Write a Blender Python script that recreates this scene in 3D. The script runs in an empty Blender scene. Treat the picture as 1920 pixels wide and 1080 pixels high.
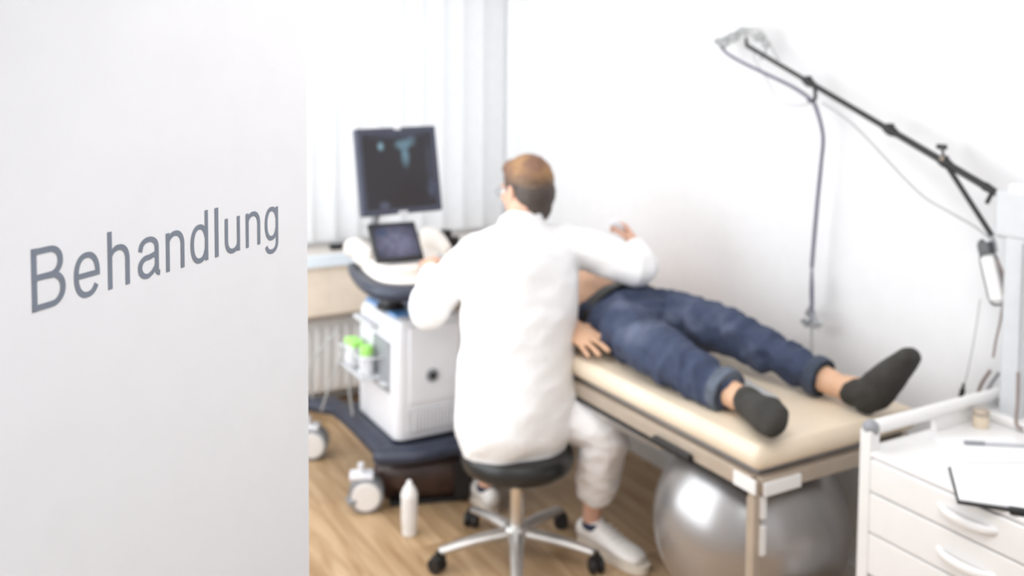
import bpy, bmesh, math, random
from mathutils import Vector as V, Matrix, noise
random.seed(7)
S = bpy.context.scene
COL = S.collection

# ------------------------------------------------------------ camera
TH, PT, RO, FPX, EYE = math.radians(29.6), math.radians(3.4), .0072, 1780., 1.70
fh = V((math.sin(TH), math.cos(TH), 0)); rt = V((math.cos(TH), -math.sin(TH), 0)); zz = V((0, 0, 1))
fw = fh*math.cos(PT) - zz*math.sin(PT); up = fh*math.sin(PT) + zz*math.cos(PT)
cr = rt*math.cos(RO) + up*math.sin(RO); cu = -rt*math.sin(RO) + up*math.cos(RO)
cd = bpy.data.cameras.new('camera'); cam = bpy.data.objects.new('camera', cd); COL.objects.link(cam)
cam.matrix_world = Matrix(((cr.x, cu.x, -fw.x, 0), (cr.y, cu.y, -fw.y, 0), (cr.z, cu.z, -fw.z, EYE), (0, 0, 0, 1)))
cd.sensor_width = 36; cd.lens = FPX/1920*36
cd.shift_y = -(540-(120+FPX*math.tan(PT)))/1920
cd.clip_start = .02
cd.dof.use_dof = True; cd.dof.focus_distance = 1.06; cd.dof.aperture_fstop = 3.7
S.camera = cam

# ------------------------------------------------------------ light
S.view_settings.view_transform = 'Standard'; S.view_settings.look = 'None'
S.view_settings.gamma = 1; S.view_settings.exposure = 0.24
S.view_settings.use_curve_mapping = False
W = bpy.data.worlds.new('world'); S.world = W; W.use_nodes = True
W.node_tree.nodes['Background'].inputs[0].default_value = (.93, .96, 1, 1)
W.node_tree.nodes['Background'].inputs[1].default_value = 1.0

def area(name, loc, size, power, col=(1, 1, 1), rot=(0, 0, 0)):
    l = bpy.data.lights.new(name, 'AREA'); l.shape = 'RECTANGLE'; l.size, l.size_y = size
    l.energy = power; l.color = col
    o = bpy.data.objects.new(name, l); COL.objects.link(o); o.location = loc; o.rotation_euler = rot
    return o
area('room_light', (1.1, 3.0, 2.56), (.9, 2.2), 14, (.98, .985, 1))
area('room_light_front', (1.1, .7, 2.56), (.9, 1.2), 22, (.98, .985, 1))
area('corridor_light', (-.35, -.5, 2.56), (.7, 1.6), 21, (.94, .97, 1))
area('daylight', (1.4, 4.95, 1.7), (2.0, 1.6), 9, (.93, .97, 1), (math.radians(-90), 0, 0))
area('daylight_side', (.12, 3.2, 1.40), (2.3, 1.9), 36, (.93, .97, 1), (math.radians(90), 0, math.radians(-90)))

# ------------------------------------------------------------ materials
def mat(name, col, rough=.5, metal=0, **k):
    m = bpy.data.materials.new(name); m.use_nodes = True
    nt = m.node_tree; b = nt.nodes['Principled BSDF']
    c = tuple(col)+(1,)
    b.inputs['Base Color'].default_value = c
    b.inputs['Roughness'].default_value = rough; b.inputs['Metallic'].default_value = metal
    for kk in ('Transmission Weight', 'IOR', 'Subsurface Weight', 'Sheen Weight', 'Coat Weight', 'Alpha', 'Emission Strength'):
        if kk in k: b.inputs[kk].default_value = k[kk]
    if 'emis' in k:
        b.inputs['Emission Color'].default_value = tuple(k['emis'])+(1,)
    if 'Subsurface Weight' in k:
        b.inputs['Subsurface Radius'].default_value = (.012, .005, .003)
    var = k.get('var', .04); sc = k.get('scale', 18)
    tc = nt.nodes.new('ShaderNodeTexCoord')
    nz = nt.nodes.new('ShaderNodeTexNoise'); nz.inputs['Scale'].default_value = sc; nz.inputs['Detail'].default_value = 4
    nt.links.new(tc.outputs['Object'], nz.inputs['Vector'])
    mx = nt.nodes.new('ShaderNodeMix'); mx.data_type = 'RGBA'
    c2 = k.get('col2', tuple(x*(1-var*2) for x in col))
    mx.inputs['A'].default_value = c; mx.inputs['B'].default_value = tuple(c2)+(1,)
    rp = nt.nodes.new('ShaderNodeValToRGB'); rp.color_ramp.elements[0].position = k.get('r0', .4); rp.color_ramp.elements[1].position = k.get('r1', .65)
    nt.links.new(nz.outputs['Fac'], rp.inputs['Fac']); nt.links.new(rp.outputs['Color'], mx.inputs['Factor'])
    nt.links.new(mx.outputs['Result'], b.inputs['Base Color'])
    if k.get('bump'):
        n2 = nt.nodes.new('ShaderNodeTexNoise'); n2.inputs['Scale'].default_value = k.get('bscale', 120); n2.inputs['Detail'].default_value = 3
        nt.links.new(tc.outputs['Object'], n2.inputs['Vector'])
        bp = nt.nodes.new('ShaderNodeBump'); bp.inputs['Strength'].default_value = k['bump']; bp.inputs['Distance'].default_value = k.get('bdist', .002)
        nt.links.new(n2.outputs['Fac'], bp.inputs['Height']); nt.links.new(bp.outputs['Normal'], b.inputs['Normal'])
    return m

M = dict(
    wall=mat('wall_paint', (.80, .80, .808), .6, var=.01, bump=.15, bscale=220),
    ceil=mat('ceiling_paint', (.82, .82, .82), .8, var=.01),
    door=mat('door_laminate', (.70, .705, .725), .38, var=.008, bump=.12, bscale=500, bdist=.0005),
    vinyl=mat('lettering_vinyl', (.165, .19, .235), .5, var=.03),
    blind=mat('blind_fabric', (.80, .80, .805), .8, var=.02, **{'Transmission Weight': 0}),
    white=mat('white_lacquer', (.84, .83, .82), .35, var=.01),
    plastic=mat('white_plastic', (.78, .78, .81), .35, var=.01),
    cream_pl=mat('cream_plastic', (.82, .76, .70), .4, var=.01),
    bezel=mat('monitor_bezel', (.05, .056, .085), .4, var=.05),
    navy=mat('navy_plastic', (.028, .035, .06), .4, var=.1),
    black=mat('black_plastic', (.014, .014, .015), .45, var=.1),
    blackl=mat('black_leatherette', (.02, .02, .02), .32, var=.1, bump=.2, bscale=300),
    grey=mat('grey_plastic', (.30, .31, .33), .45, var=.05),
    dgrey=mat('dark_grey_plastic', (.10, .105, .11), .45, var=.05),
    lgrey=mat('light_grey_plastic', (.60, .61, .63), .4, var=.03),
    pale=mat('pale_grey_metal', (.60, .615, .63), .3, .0, var=.02),
    chrome=mat('chrome', (.75, .74, .73), .16, 1, var=.03),
    steel=mat('brushed_steel', (.62, .60, .58), .38, .85, var=.05),
    beigem=mat('beige_painted_metal', (.50, .42, .34), .4, .3, var=.04),
    bluet=mat('blue_plastic', (.12, .30, .62), .35, var=.03),
    bluesill=mat('pale_blue_edge', (.80, .88, .95), .3, var=.02),
    sill=mat('sill_board', (.68, .62, .57), .5, var=.04),
    panel=mat('beige_panel', (.90, .78, .65), .6, var=.03),
    cushion=mat('cream_leatherette', (.80, .675, .52), .42, var=.03, scale=6, bump=.25, bscale=260),
    ball=mat('silver_vinyl', (.46, .45, .45), .30, .8, var=.03, scale=4),
    skin=mat('skin', (.72, .42, .30), .5, var=.06, scale=14, **{'Subsurface Weight': .12}),
    skinp=mat('skin_patient', (.72, .44, .28), .5, var=.07, scale=14, **{'Subsurface Weight': .12}),
    coat=mat('white_coat_cotton', (.90, .895, .895), .8, var=.01, bump=.3, bscale=350, **{'Sheen Weight': .1}),
    trouser=mat('white_trouser_cotton', (.86, .84, .84), .8, var=.02, bump=.3, bscale=350),
    sock=mat('black_sock_knit', (.040, .037, .032), .9, var=.15, bump=.6, bscale=420),
    belt=mat('black_belt_leather', (.03, .03, .028), .4, var=.1),
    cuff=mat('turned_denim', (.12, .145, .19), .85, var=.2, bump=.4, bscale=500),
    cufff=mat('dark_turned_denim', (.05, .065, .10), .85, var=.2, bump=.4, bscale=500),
    paper=mat('paper', (.88, .88, .89), .7, var=.01),
    ink=mat('grey_ink', (.5, .5, .52), .7),
    bag=mat('brown_leather', (.055, .028, .022), .35, var=.15, bump=.3),
    green=mat('green_plastic', (.38, .78, .18), .4, var=.04),
    mauve=mat('grey_violet_cable', (.15, .145, .20), .45, var=.05),
    lcable=mat('pale_cable', (.42, .43, .43), .45, var=.03),
    bcable=mat('brown_cable', (.30, .24, .22), .5, var=.05),
    clear=mat('clear_silicone', (.42, .43, .43), .25, var=.01, Alpha=.7),
    shoe=mat('white_shoe_leather', (.84, .80, .76), .5, var=.02),
    sole=mat('shoe_sole', (.78, .70, .60), .6, var=.03),
    navyf=mat('navy_lining', (.03, .04, .08), .8, var=.1),
    eye=mat('eye_white', (.85, .84, .82), .2), iris=mat('iris', (.1, .16, .2), .2), lip=mat('lip', (.55, .25, .2), .5),
    gel=mat('white_bottle', (.86, .84, .82), .3, var=.01),
    subfloor=mat('dark_subfloor', (.06, .06, .06), .7),  # even dark colour of the slab beneath the planks
    glassm=mat('window_glass', (1, 1, 1), .02, **{'Transmission Weight': 1.0, 'IOR': 1.1}),
)
# denim: worn pale patches
M['denim'] = mat('denim', (.038, .052, .100), .85, scale=6.5, col2=(.135, .155, .23), r0=.52, r1=.80, bump=.5, bscale=420)
# translucent blind
nt = M['blind'].node_tree; b = nt.nodes['Principled BSDF']
tr = nt.nodes.new('ShaderNodeBsdfTranslucent'); tr.inputs[0].default_value = (.85, .86, .87, 1)
mxs = nt.nodes.new('ShaderNodeMixShader'); mxs.inputs[0].default_value = .38
out = nt.nodes['Material Output']; nt.links.new(b.outputs[0], mxs.inputs[1]); nt.links.new(tr.outputs[0], mxs.inputs[2]); nt.links.new(mxs.outputs[0], out.inputs[0])
# oak planks
def oak():
    m = bpy.data.materials.new('oak_plank'); m.use_nodes = True; nt = m.node_tree; b = nt.nodes['Principled BSDF']
    b.inputs['Roughness'].default_value = .42
    tc = nt.nodes.new('ShaderNodeTexCoord'); oi = nt.nodes.new('ShaderNodeObjectInfo')
    mp = nt.nodes.new('ShaderNodeMapping'); mp.inputs['Scale'].default_value = (9, .9, 1)
    ad = nt.nodes.new('ShaderNodeVectorMath'); ad.operation = 'ADD'
    sc = nt.nodes.new('ShaderNodeVectorMath'); sc.operation = 'SCALE'; sc.inputs['Scale'].default_value = 40
    cb = nt.nodes.new('ShaderNodeCombineXYZ')
    nt.links.new(oi.outputs['Random'], cb.inputs[0]); nt.links.new(oi.outputs['Random'], cb.inputs[1])
    nt.links.new(cb.outputs[0], sc.inputs[0]); nt.links.new(tc.outputs['Object'], ad.inputs[0]); nt.links.new(sc.outputs[0], ad.inputs[1])
    nt.links.new(ad.outputs[0], mp.inputs['Vector'])
    n = nt.nodes.new('ShaderNodeTexNoise'); n.inputs['Scale'].default_value = 2.2; n.inputs['Detail'].default_value = 6; n.inputs['Distortion'].default_value = .8
    nt.links.new(mp.outputs[0], n.inputs['Vector'])
    r = nt.nodes.new('ShaderNodeValToRGB'); e = r.color_ramp.elements
    e[0].position = .3; e[0].color = (.34, .20, .095, 1); e[1].position = .68; e[1].color = (.60, .42, .25, 1)
    nt.links.new(n.outputs['Fac'], r.inputs['Fac'])
    hs = nt.nodes.new('ShaderNodeHueSaturation'); mr = nt.nodes.new('ShaderNodeMapRange'); mr.inputs['To Min'].default_value = .82; mr.inputs['To Max'].default_value = 1.12
    nt.links.new(oi.outputs['Random'], mr.inputs['Value']); nt.links.new(mr.outputs[0], hs.inputs['Value'])
    nt.links.new(r.outputs['Color'], hs.inputs['Color']); nt.links.new(hs.outputs[0], b.inputs['Base Color'])
    return m
M['oak'] = oak()

# ------------------------------------------------------------ mesh helpers
def link(name, me, m=None, parent=None, smooth=True, loc=None, rot=None):
    o = bpy.data.objects.new(name, me); COL.objects.link(o)
    if m:
        me.materials.clear(); me.materials.append(m)
    if smooth: me.shade_smooth()
    if parent is not None: o.parent = parent
    if loc is not None: o.location = loc
    if rot is not None: o.rotation_euler = rot
    return o
def obj(name, bm, m, parent=None, smooth=False, auto=True, **k):
    me = bpy.data.meshes.new(name); bm.normal_update(); nf = len(bm.faces)
    bmesh.ops.recalc_face_normals(bm, faces=bm.faces[:])
    if auto:
        for e in bm.edges:
            if len(e.link_faces) == 2 and e.calc_face_angle(0) > math.radians(38): e.smooth = False
        smooth = True
    bm.to_mesh(me); bm.free()
    o = link(name, me, m, parent, smooth, **k)
    if auto and nf < 1500:
        wn = o.modifiers.new('wn', 'WEIGHTED_NORMAL'); wn.keep_sharp = True
    return o
def tag(o, label, cat, group=None, kind=None):
    if label: o['label'] = label
    if cat: o['category'] = cat
    if group: o['group'] = group
    if kind: o['kind'] = kind
    return o
def thing(name, label, cat, loc=(0, 0, 0), rz=0, group=None):
    o = bpy.data.objects.new(name, None); COL.objects.link(o); o.location = loc; o.rotation_euler = (0, 0, rz)
    o.empty_display_size = .05
    return tag(o, label, cat, group)
def B(): return bmesh.new()
def box(bm, c, s, bev=0, seg=2, rot=None):
    r = bmesh.ops.create_cube(bm, size=1); vs = r['verts']
    bmesh.ops.scale(bm, vec=V(s), verts=vs)
    if bev:
        es = list({e for v in vs for e in v.link_edges})
        g = bmesh.ops.bevel(bm, geom=es, offset=bev, segments=seg, profile=.5, affect='EDGES')
        vs = list({v for f in g['faces'] for v in f.verts} | {v for v in vs if v.is_valid})
    if rot is not None: bmesh.ops.rotate(bm, cent=(0, 0, 0), matrix=rot, verts=vs)
    bmesh.ops.translate(bm, vec=V(c), verts=vs)
    return vs
def box2(bm, a, b, bev=0, seg=2):
    a, b = V(a), V(b)
    return box(bm, (a+b)/2, [abs(b[i]-a[i]) for i in range(3)], bev, seg)
def cyl(bm, p0, p1, r0, r1=None, seg=24):
    if r1 is None: r1 = r0
    p0, p1 = V(p0), V(p1); d = p1-p0
    q = d.to_track_quat('Z', 'Y').to_matrix().to_4x4()
    return bmesh.ops.create_cone(bm, cap_ends=True, segments=seg, radius1=r0, radius2=r1, depth=d.length, matrix=Matrix.Translation((p0+p1)/2) @ q)['verts']
def sph(bm, c, r, rot=None, u=24, v=16):
    if not hasattr(r, '__len__'): r = (r, r, r)
    m = Matrix.Translation(V(c)) @ (rot.to_4x4() if rot is not None else Matrix.Identity(4)) @ Matrix.Diagonal((*r, 1))
    return bmesh.ops.create_uvsphere(bm, u_segments=u, v_segments=v, radius=1, matrix=m)['verts']
def cr_spline(P, n):
    out = []
    for i in range(len(P)-1):
        p0 = P[max(i-1, 0)]; p1 = P[i]; p2 = P[i+1]; p3 = P[min(i+2, len(P)-1)]
        for k in range(n):
            t = k/n
            out.append([.5*((2*b)+(-a+c)*t+(2*a-5*b+4*c-d)*t*t+(-a+3*b-3*c+d)*t**3) for a, b, c, d in zip(p0, p1, p2, p3)])
    out.append(list(P[-1])); return out
def loft(bm, pts, side=(1, 0, 0), n=5, seg=20, caps=True, closed=False):
    """pts: (x,y,z,rx,ry); rx along side; a closed tube with domed ends"""
    P = cr_spline([list(p) for p in pts], n)
    if caps:
        def dome(a, b):
            a3, b3 = V(a[:3]), V(b[:3]); t = (a3-b3).normalized(); r = min(a[3], a[4])
            return [list(a3+t*r*math.sin(q)*.9)+[a[3]*math.cos(q), a[4]*math.cos(q)] for q in (.5, .95, 1.3, 1.5)]
        P = dome(P[0], P[1])[::-1]+P+dome(P[-1], P[-2])
    rings = []; sd = V(side).normalized()
    for i, p in enumerate(P):
        c = V(p[:3]); a = V(P[max(i-1, 0)][:3]); b = V(P[min(i+1, len(P)-1)][:3]); t = (b-a)
        if t.length < 1e-7: t = V((0, 0, 1))
        t.normalize(); s = sd-t*sd.dot(t)
        if s.length < .05: s = t.orthogonal()
        s.normalize(); u = t.cross(s); sd = s*.999
        rings.append([bm.verts.new(c+s*p[3]*math.cos(2*math.pi*k/seg)+u*p[4]*math.sin(2*math.pi*k/seg)) for k in range(seg)])
    for r0, r1 in zip(rings, rings[1:]):
        for k in range(seg):
            bm.faces.new((r0[k], r0[(k+1) % seg], r1[(k+1) % seg], r1[k]))
    bm.faces.new(rings[0][::-1]); bm.faces.new(rings[-1])
def limb(bm, pts, n=5, seg=18, side=(1, 0, 0)): loft(bm, [(*p[:3], p[3], p[3]) for p in pts], side, n, seg)
def tube(bm, pts, r, n=6, seg=8): loft(bm, [(*p, r, r) for p in pts], (1, .3, .2), n, seg, caps=False)
def lathe(bm, prof, c=(0, 0, 0), seg=28):
    rings = [[bm.verts.new((c[0]+r*math.cos(2*math.pi*k/seg), c[1]+r*math.sin(2*math.pi*k/seg), c[2]+z)) for k in range(seg)] for r, z in prof]
    for a, b in zip(rings, rings[1:]):
        for k in range(seg): bm.faces.new((a[k], a[(k+1) % seg], b[(k+1) % seg], b[k]))
    bm.faces.new(rings[0][::-1]); bm.faces.new(rings[-1])
def fuse(name, bm, m, parent, vox=.005, smooth=6, fn=None):
    """overlapping closed shapes -> one continuous surface"""
    me = bpy.data.meshes.new(name+'_raw'); bmesh.ops.recalc_face_normals(bm, faces=bm.faces[:]); bm.to_mesh(me); bm.free()
    o = bpy.data.objects.new(name, me); COL.objects.link(o)
    r = o.modifiers.new('r', 'REMESH'); r.mode = 'VOXEL'; r.voxel_size = vox
    s = o.modifiers.new('s', 'SMOOTH'); s.factor = .5; s.iterations = smooth
    dg = bpy.context.evaluated_depsgraph_get(); dg.update()
    me2 = bpy.data.meshes.new_from_object(o.evaluated_get(dg)); me2.name = name
    o.modifiers.clear(); o.data = me2; bpy.data.meshes.remove(me)
    if fn:
        ns = [v.normal.copy() for v in me2.vertices]
        for v, nn in zip(me2.vertices, ns): v.co = v.co+nn*fn(v.co, nn)
        me2.update()
    me2.materials.clear(); me2.materials.append(m); me2.shade_smooth(); o.parent = parent
    return o
def folds(amp, sx, sy, sz, off=0):
    def f(p, n):
        q = V((p.x*sx+off, p.y*sy+off, p.z*sz))
        return amp*(abs(noise.noise(q))*-1.6+.25+.5*noise.noise(q*2.3))
    return f

# ------------------------------------------------------------ room
RX0, RX1, RY0, RY1, CZ = .385, 2.50, -.6, 4.58, 2.6
def st(name, boxes, m, parent=None, kind='structure'):
    bm = B()
    for a, b in boxes: box2(bm, a, b)
    o = obj(name, bm, m, parent)
    if kind: o['kind'] = kind
    return o
flo = st('floor', [((-1.4, -1.6, -.1), (2.65, 4.9, -.012))], M['subfloor'])
pw, pl = .19, 1.28
pm = B(); box(pm, (0, 0, 0), (pw-.0012, pl-.0012, .012), .0012, 1)
first = None
ix = 0; x = -1.35
while x < 2.6:
    y = -1.55-((ix*.47) % 1)*pl*.8
    while y < 4.55:
        if y > -1.9:
            if first is None:
                first = obj('plank', pm, M['oak'], flo); o = first
            else:
                o = first.copy(); COL.objects.link(o); o.parent = flo
            o.location = (x+pw/2, y+pl/2, -.006)
        y += pl
    x += pw; ix += 1
st('ceiling', [((-1.4, -1.6, CZ), (2.65, 4.9, CZ+.1))], M['ceil'])
st('wall_right', [((RX1, -1.6, 0), (RX1+.1, 4.7, CZ))], M['wall'])
st('wall_left', [((.285, 1.26, 0), (RX0, 2.0, CZ)), ((.285, 4.36, 0), (RX0, RY1, CZ)), ((.285, 2.0, 0), (RX0, 4.36, .42)), ((.285, 2.0, 2.36), (RX0, 4.36, CZ)), ((.285, RY0, 0), (RX0, .05, CZ)), ((.285, .05, 2.12), (RX0, 1.26, CZ))], M['wall'])
st('wall_front', [((.285, RY0-.1, 0), (RX1, RY0, CZ))], M['wall'])
wx0, wx1, wz0, wz1 = .50, 2.47, .86, 2.35
st('wall_back', [((.285, RY1, 0), (RX1, RY1+.12, wz0)), ((.285, RY1, wz1), (RX1, RY1+.12, CZ)), ((.285, RY1, wz0), (wx0, RY1+.12, wz1)), ((wx1, RY1, wz0), (RX1, RY1+.12, wz1))], M['wall'])
st('wall_corridor_left', [((-1.4, -1.6, 0), (-1.3, 1.7, CZ))], M['wall'])
st('wall_corridor_back', [((-1.3, -1.6, 0), (.285, -1.5, CZ))], M['wall'])
st('wall_corridor_end', [((-1.3, 1.6, 0), (.285, 1.7, CZ))], M['wall'])
st('baseboard_right', [((RX1-.012, RY0, 0), (RX1, RY1, .06))], M['white'])
st('baseboard_back', [((RX0, RY1-.012, 0), (RX1-.012, RY1, .06))], M['white'])
st('baseboard_left', [((RX0, 1.3, 0), (RX0+.012, RY1-.012, .06))], M['white'])
w = st('window_1', [((wx0, RY1+.03, wz0), (wx0+.06, RY1+.09, wz1)), ((wx1-.06, RY1+.03, wz0), (wx1, RY1+.09, wz1)),
                    ((wx0, RY1+.03, wz0), (wx1, RY1+.09, wz0+.06)), ((wx0, RY1+.03, wz1-.06), (wx1, RY1+.09, wz1))], M['white'])
bm = B(); box2(bm, (1.45, RY1+.03, wz0+.06), (1.51, RY1+.09, wz1-.06)); obj('mullion', bm, M['white'], w)
for a, b in ((wx0+.06, 1.45), (1.51, wx1-.06)):
    bm = B(); box2(bm, (a, RY1+.055, wz0+.06), (b, RY1+.061, wz1-.06)); obj('pane', bm, M['glassm'], w)
w2 = st('window_2', [((.30, 2.0, .42), (.36, 2.06, 2.36)), ((.30, 4.30, .42), (.36, 4.36, 2.36)), ((.30, 2.06, .42), (.36, 4.30, .48)), ((.30, 2.06, 2.30), (.36, 4.30, 2.36))], M['white'])
bm = B(); box2(bm, (.30, 3.15, .48), (.36, 3.21, 2.30)); obj('mullion', bm, M['white'], w2)
# window sill shelf with pale blue front edge and beige panel below
s = st('trim_1', [((RX0+.002, 4.31, .765), (RX1-.002, RY1-.001, .79))], M['sill'])
bm = B(); box2(bm, (RX0+.002, 4.29, .735), (RX1-.002, 4.312, .792), .003); obj('edge_strip', bm, M['bluesill'], s)
bm = B(); box2(bm, (RX0+.002, 4.315, .50), (RX1-.002, 4.345, .734), .003); obj('apron_panel', bm, M['panel'], s)
bm = B(); box2(bm, (RX0+.002, 4.312, .485), (RX1-.002, 4.35, .50), .002); obj('bottom_rail', bm, M['beigem'], s)

# radiator
rad = thing('radiator', 'white ribbed panel radiator on the back wall under the window sill', 'radiator', (1.35, 4.42, 0))
bm = B(); box2(bm, (-.75, .03, .10), (.75, .05, .46), .006); obj('back_panel', bm, M['white'], rad)
bm = B(); box2(bm, (-.75, -.03, .10), (.75, -.01, .46), .006); obj('front_panel', bm, M['white'], rad)
bm = B()
for i in range(30): box(bm, (-.72+i*.0497, -.034, .27), (.022, .012, .30), .005, 2)
o = obj('rib', bm, M['white'], rad); o['kind'] = 'stuff'
bm = B(); box2(bm, (-.75, -.03, .455), (.75, .05, .468), .003); obj('top_grille', bm, M['lgrey'], rad)
for xx in (-.6, .6):
    bm = B(); box2(bm, (xx-.015, -.01, 0), (xx+.015, .03, .12)); obj('foot', bm, M['white'], rad)

# vertical blinds
bl = thing('vertical_blind', 'white vertical fabric blind hanging over the whole window', 'blinds', (0, 4.45, 0))
bm = B(); box2(bm, (RX0+.01, -.02, 2.44), (2.49, .02, 2.48), .004); obj('head_rail', bm, M['white'], bl)
bm = B()
n = 10; vs = []
for k in range(n+1):
    t = k/n-.5; yy = .008*(1-(2*t)**2)
    vs.append((bm.verts.new((t*.127, yy, .83)), bm.verts.new((t*.127, yy, 2.44))))
for a, b in zip(vs, vs[1:]): bm.faces.new((a[0], b[0], b[1], a[1]))
slat = None
for i in range(19):
    X = .4205+i*.1165
    if X > 2.41: break
    if slat is None: slat = obj('slat', bm, M['blind'], bl, auto=False, smooth=True); o = slat
    else:
        o = slat.copy(); COL.objects.link(o); o.parent = bl
    o.location = (X, random.uniform(-.002, .002), 0); o.rotation_euler = (0, 0, math.radians(-9+random.uniform(-2, 2)))

# ------------------------------------------------------------ door leaf with lettering
DH = V((.378, 1.2, 0)); DD = V((.7536, .6573, 0)); DN = V((.6573, -.7536, 0))
DR = Matrix((( DD.x, -DN.x, 0), (DD.y, -DN.y, 0), (0, 0, 1))).to_4x4()   # local x along the leaf, -y out of its face
bm = B(); box2(bm, (-.92, 0, .008), (-.003, .04, 2.06), .0015, 1)
dr = obj('door_1', bm, M['door']); dr.matrix_world = Matrix.Translation(DH) @ DR; dr['kind'] = 'structure'
dr['label'] = 'white open door leaf lettered Behandlung in grey'
bm = B(); cyl(bm, (-.86, 0, 1.05), (-.86, -.008, 1.05), .026); cyl(bm, (-.86, -.005, 1.05), (-.86, -.05, 1.05), .009); cyl(bm, (-.865, -.047, 1.05), (-.73, -.047, 1.05), .009)
obj('door_handle', bm, M['steel'], dr)
for z in (.25, 1.02-.35, 1.9):
    bm = B(); cyl(bm, (.006, .047, z-.045), (.006, .047, z+.045), .007); obj('hinge', bm, M['steel'], dr)
st('trim_1_jamb', [((.283, 1.245, 0), (.388, 1.262, 2.12))], M['white']).name = 'trim_2'
st('trim_3', [((.283, .048, 0), (.388, .065, 2.12))], M['white'])

SV, SH = .084, .070
def arc(cx, cy, ax, ay, a0, a1, n=22, e=2.25):
    o = []
    for k in range(n+1):
        a = math.radians(a0+(a1-a0)*k/n); c, s_ = math.cos(a), math.sin(a)
        o.append((cx+ax*math.copysign(abs(c)**(2/e), c), cy+ay*math.copysign(abs(s_)**(2/e), s_)))
    return o
def stroke(bm, pts, T, w0=1, w1=1, fix=None):
    N = len(pts); L = []
    for i, p in enumerate(pts):
        a = V(pts[max(i-1, 0)]); b = V(pts[min(i+1, N-1)]); t = (b-a).normalized(); nn = V((-t.y, t.x))
        w = fix if fix else SH+(SV-SH)*abs(t.y)**1.5
        w *= w0+(w1-w0)*min(1, 3*i/(N-1)) if w0 < 1 else (1 if w1 == 1 else 1-(1-w1)*max(0, 1-3*(N-1-i)/(N-1)))
        c = V(p); L.append((bm.verts.new(T(c+nn*w/2)), bm.verts.new(T(c-nn*w/2))))
    for a, b in zip(L, L[1:]): bm.faces.new((a[0], b[0], b[1], a[1]))
X = .523
def stem_(x, y0, y1): return ([(x, y0), (x, y1)], 1, 1, SV)
def archn(x0, x1):   # arch of n/h
    return [(arc((x0+x1)/2, .325, (x1-x0)/2, .175, 168, 0, 24)+[(x1, .2), (x1, 0)], .62, 1, None)]
GL = {
 'B': [stem_(.116, 0, .718), ([(.08, .679), (.33, .679)]+arc(.36, .530, .175, .149, 80, -80, 18, 2.1)+[(.33, .381), (.08, .381)], 1, 1, None),
       ([(.30, .381)]+arc(.375, .21, .195, .171, 75, -80, 20, 2.1)+[(.33, .039), (.08, .039)], 1, 1, None)],
 'e': [(arc(.277, .262, .196, .240, 0, 328, 44), 1, 1, None), ([(.08, .262), (.513, .262)], 1, 1, .066)],
 'h': [stem_(.108, 0, .718)]+archn(.108, .45),
 'a': [([(.085, .365)]+arc(.262, .385, .165, .118, 158, 0, 20, 2.1)+[(.427, .3), (.427, .12)]+arc(.492, .085, .065, .055, 180, 270, 8, 2), 1, 1, None),
       ([(.427, .315), (.38, .292), (.27, .27)]+arc(.235, .148, .155, .122, 95, 275, 22, 2.1)+[(.33, .06), (.40, .12), (.427, .18)], 1, .8, None)],
 'n': [stem_(.108, 0, X)]+archn(.108, .45),
 'd': [stem_(.448, 0, .718), (arc(.262, .262, .186, .240, 20, 340, 44), 1, 1, None)],
 'l': [stem_(.11, 0, .718)],
 'u': [stem_(.448, 0, X), ([(.108, X), (.108, .32)]+arc(.278, .198, .17, .175, 180, 348, 24), 1, .62, None)],
 'g': [([(.448, X), (.448, .0)]+arc(.262, -.03, .186, .146, 0, -165, 24, 2.2), 1, 1, None), (arc(.262, .272, .186, .232, 20, 340, 44), 1, 1, None)],
}
SPAN = [('B', -.4487, -.4113), ('e', -.4012, -.3695), ('h', -.3592, -.3302), ('a', -.3186, -.2865), ('n', -.2774, -.2487), ('d', -.2384, -.2087), ('l', -.1969, -.1904), ('u', -.1788, -.1506), ('n', -.1392, -.1104), ('g', -.1007, -.0722)]
for ch, s0, s1 in SPAN:
    tb = B(); idt = lambda c: (c.x, 0, c.y)
    for si_, st_ in enumerate(GL[ch]): stroke(tb, st_[0], (lambda c, si_=si_: (c.x, si_*.00012, c.y)), st_[1], st_[2], st_[3])
    xs = [v.co.x for v in tb.verts]; a, b_ = min(xs), max(xs)
    for i_, v in enumerate(tb.verts): v.co = V((s0+(v.co.x-a)/(b_-a)*(s1-s0), -.0004-v.co.y, 1.4828+v.co.z*.077))
    k = obj('letter', tb, M['vinyl'], dr, auto=False)

# ------------------------------------------------------------ casters
def caster(parent, loc, r=.062, w=.03, yaw=0, forkm=None, hubm=None, tyrem=None, double=False):
    e = B(); R = Matrix.Rotation(yaw, 3, 'Z'); L = V(loc)
    def P(x, y, z): return L+R@V((x, y, z))
    f = e
    box(f, P(0, r*.25, r*2.05), (w*1.3, r*1.4, r*.35), .008 if r > .04 else .003, 3, R)
    box(f, P(0, r*.2, r*1.5), (w*.30, r*1.2, r*1.3), .003, 2, R)
    cyl(f, P(0, r*.3, r*2.0), P(0, r*.3, r*2.75), .012)
    fk = obj('caster_fork', f, forkm or M['plastic'], parent)
    for sx in (-1, 1):
        ww = w*.28
        c0 = sx*w*.5
        t = B(); cyl(t, P(c0-ww, 0, r), P(c0+ww, 0, r), r, seg=36)
        bmesh.ops.bevel(t, geom=[ed for ed in t.edges if len(ed.link_faces) == 2 and ed.calc_face_angle(0) > .9], offset=ww*.35, segments=3, affect='EDGES')
        ty = obj('wheel', t, tyrem or M['grey'], parent)
        if hubm:
            h = B(); cyl(h, P(c0-ww-.006, 0, r), P(c0+ww+.006, 0, r), r*.82, seg=32)
            bmesh.ops.bevel(h, geom=[ed for ed in h.edges if len(ed.link_faces) == 2 and ed.calc_face_angle(0) > .9], offset=.005, segments=2, affect='EDGES')
            obj('hub', h, hubm, ty)

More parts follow.
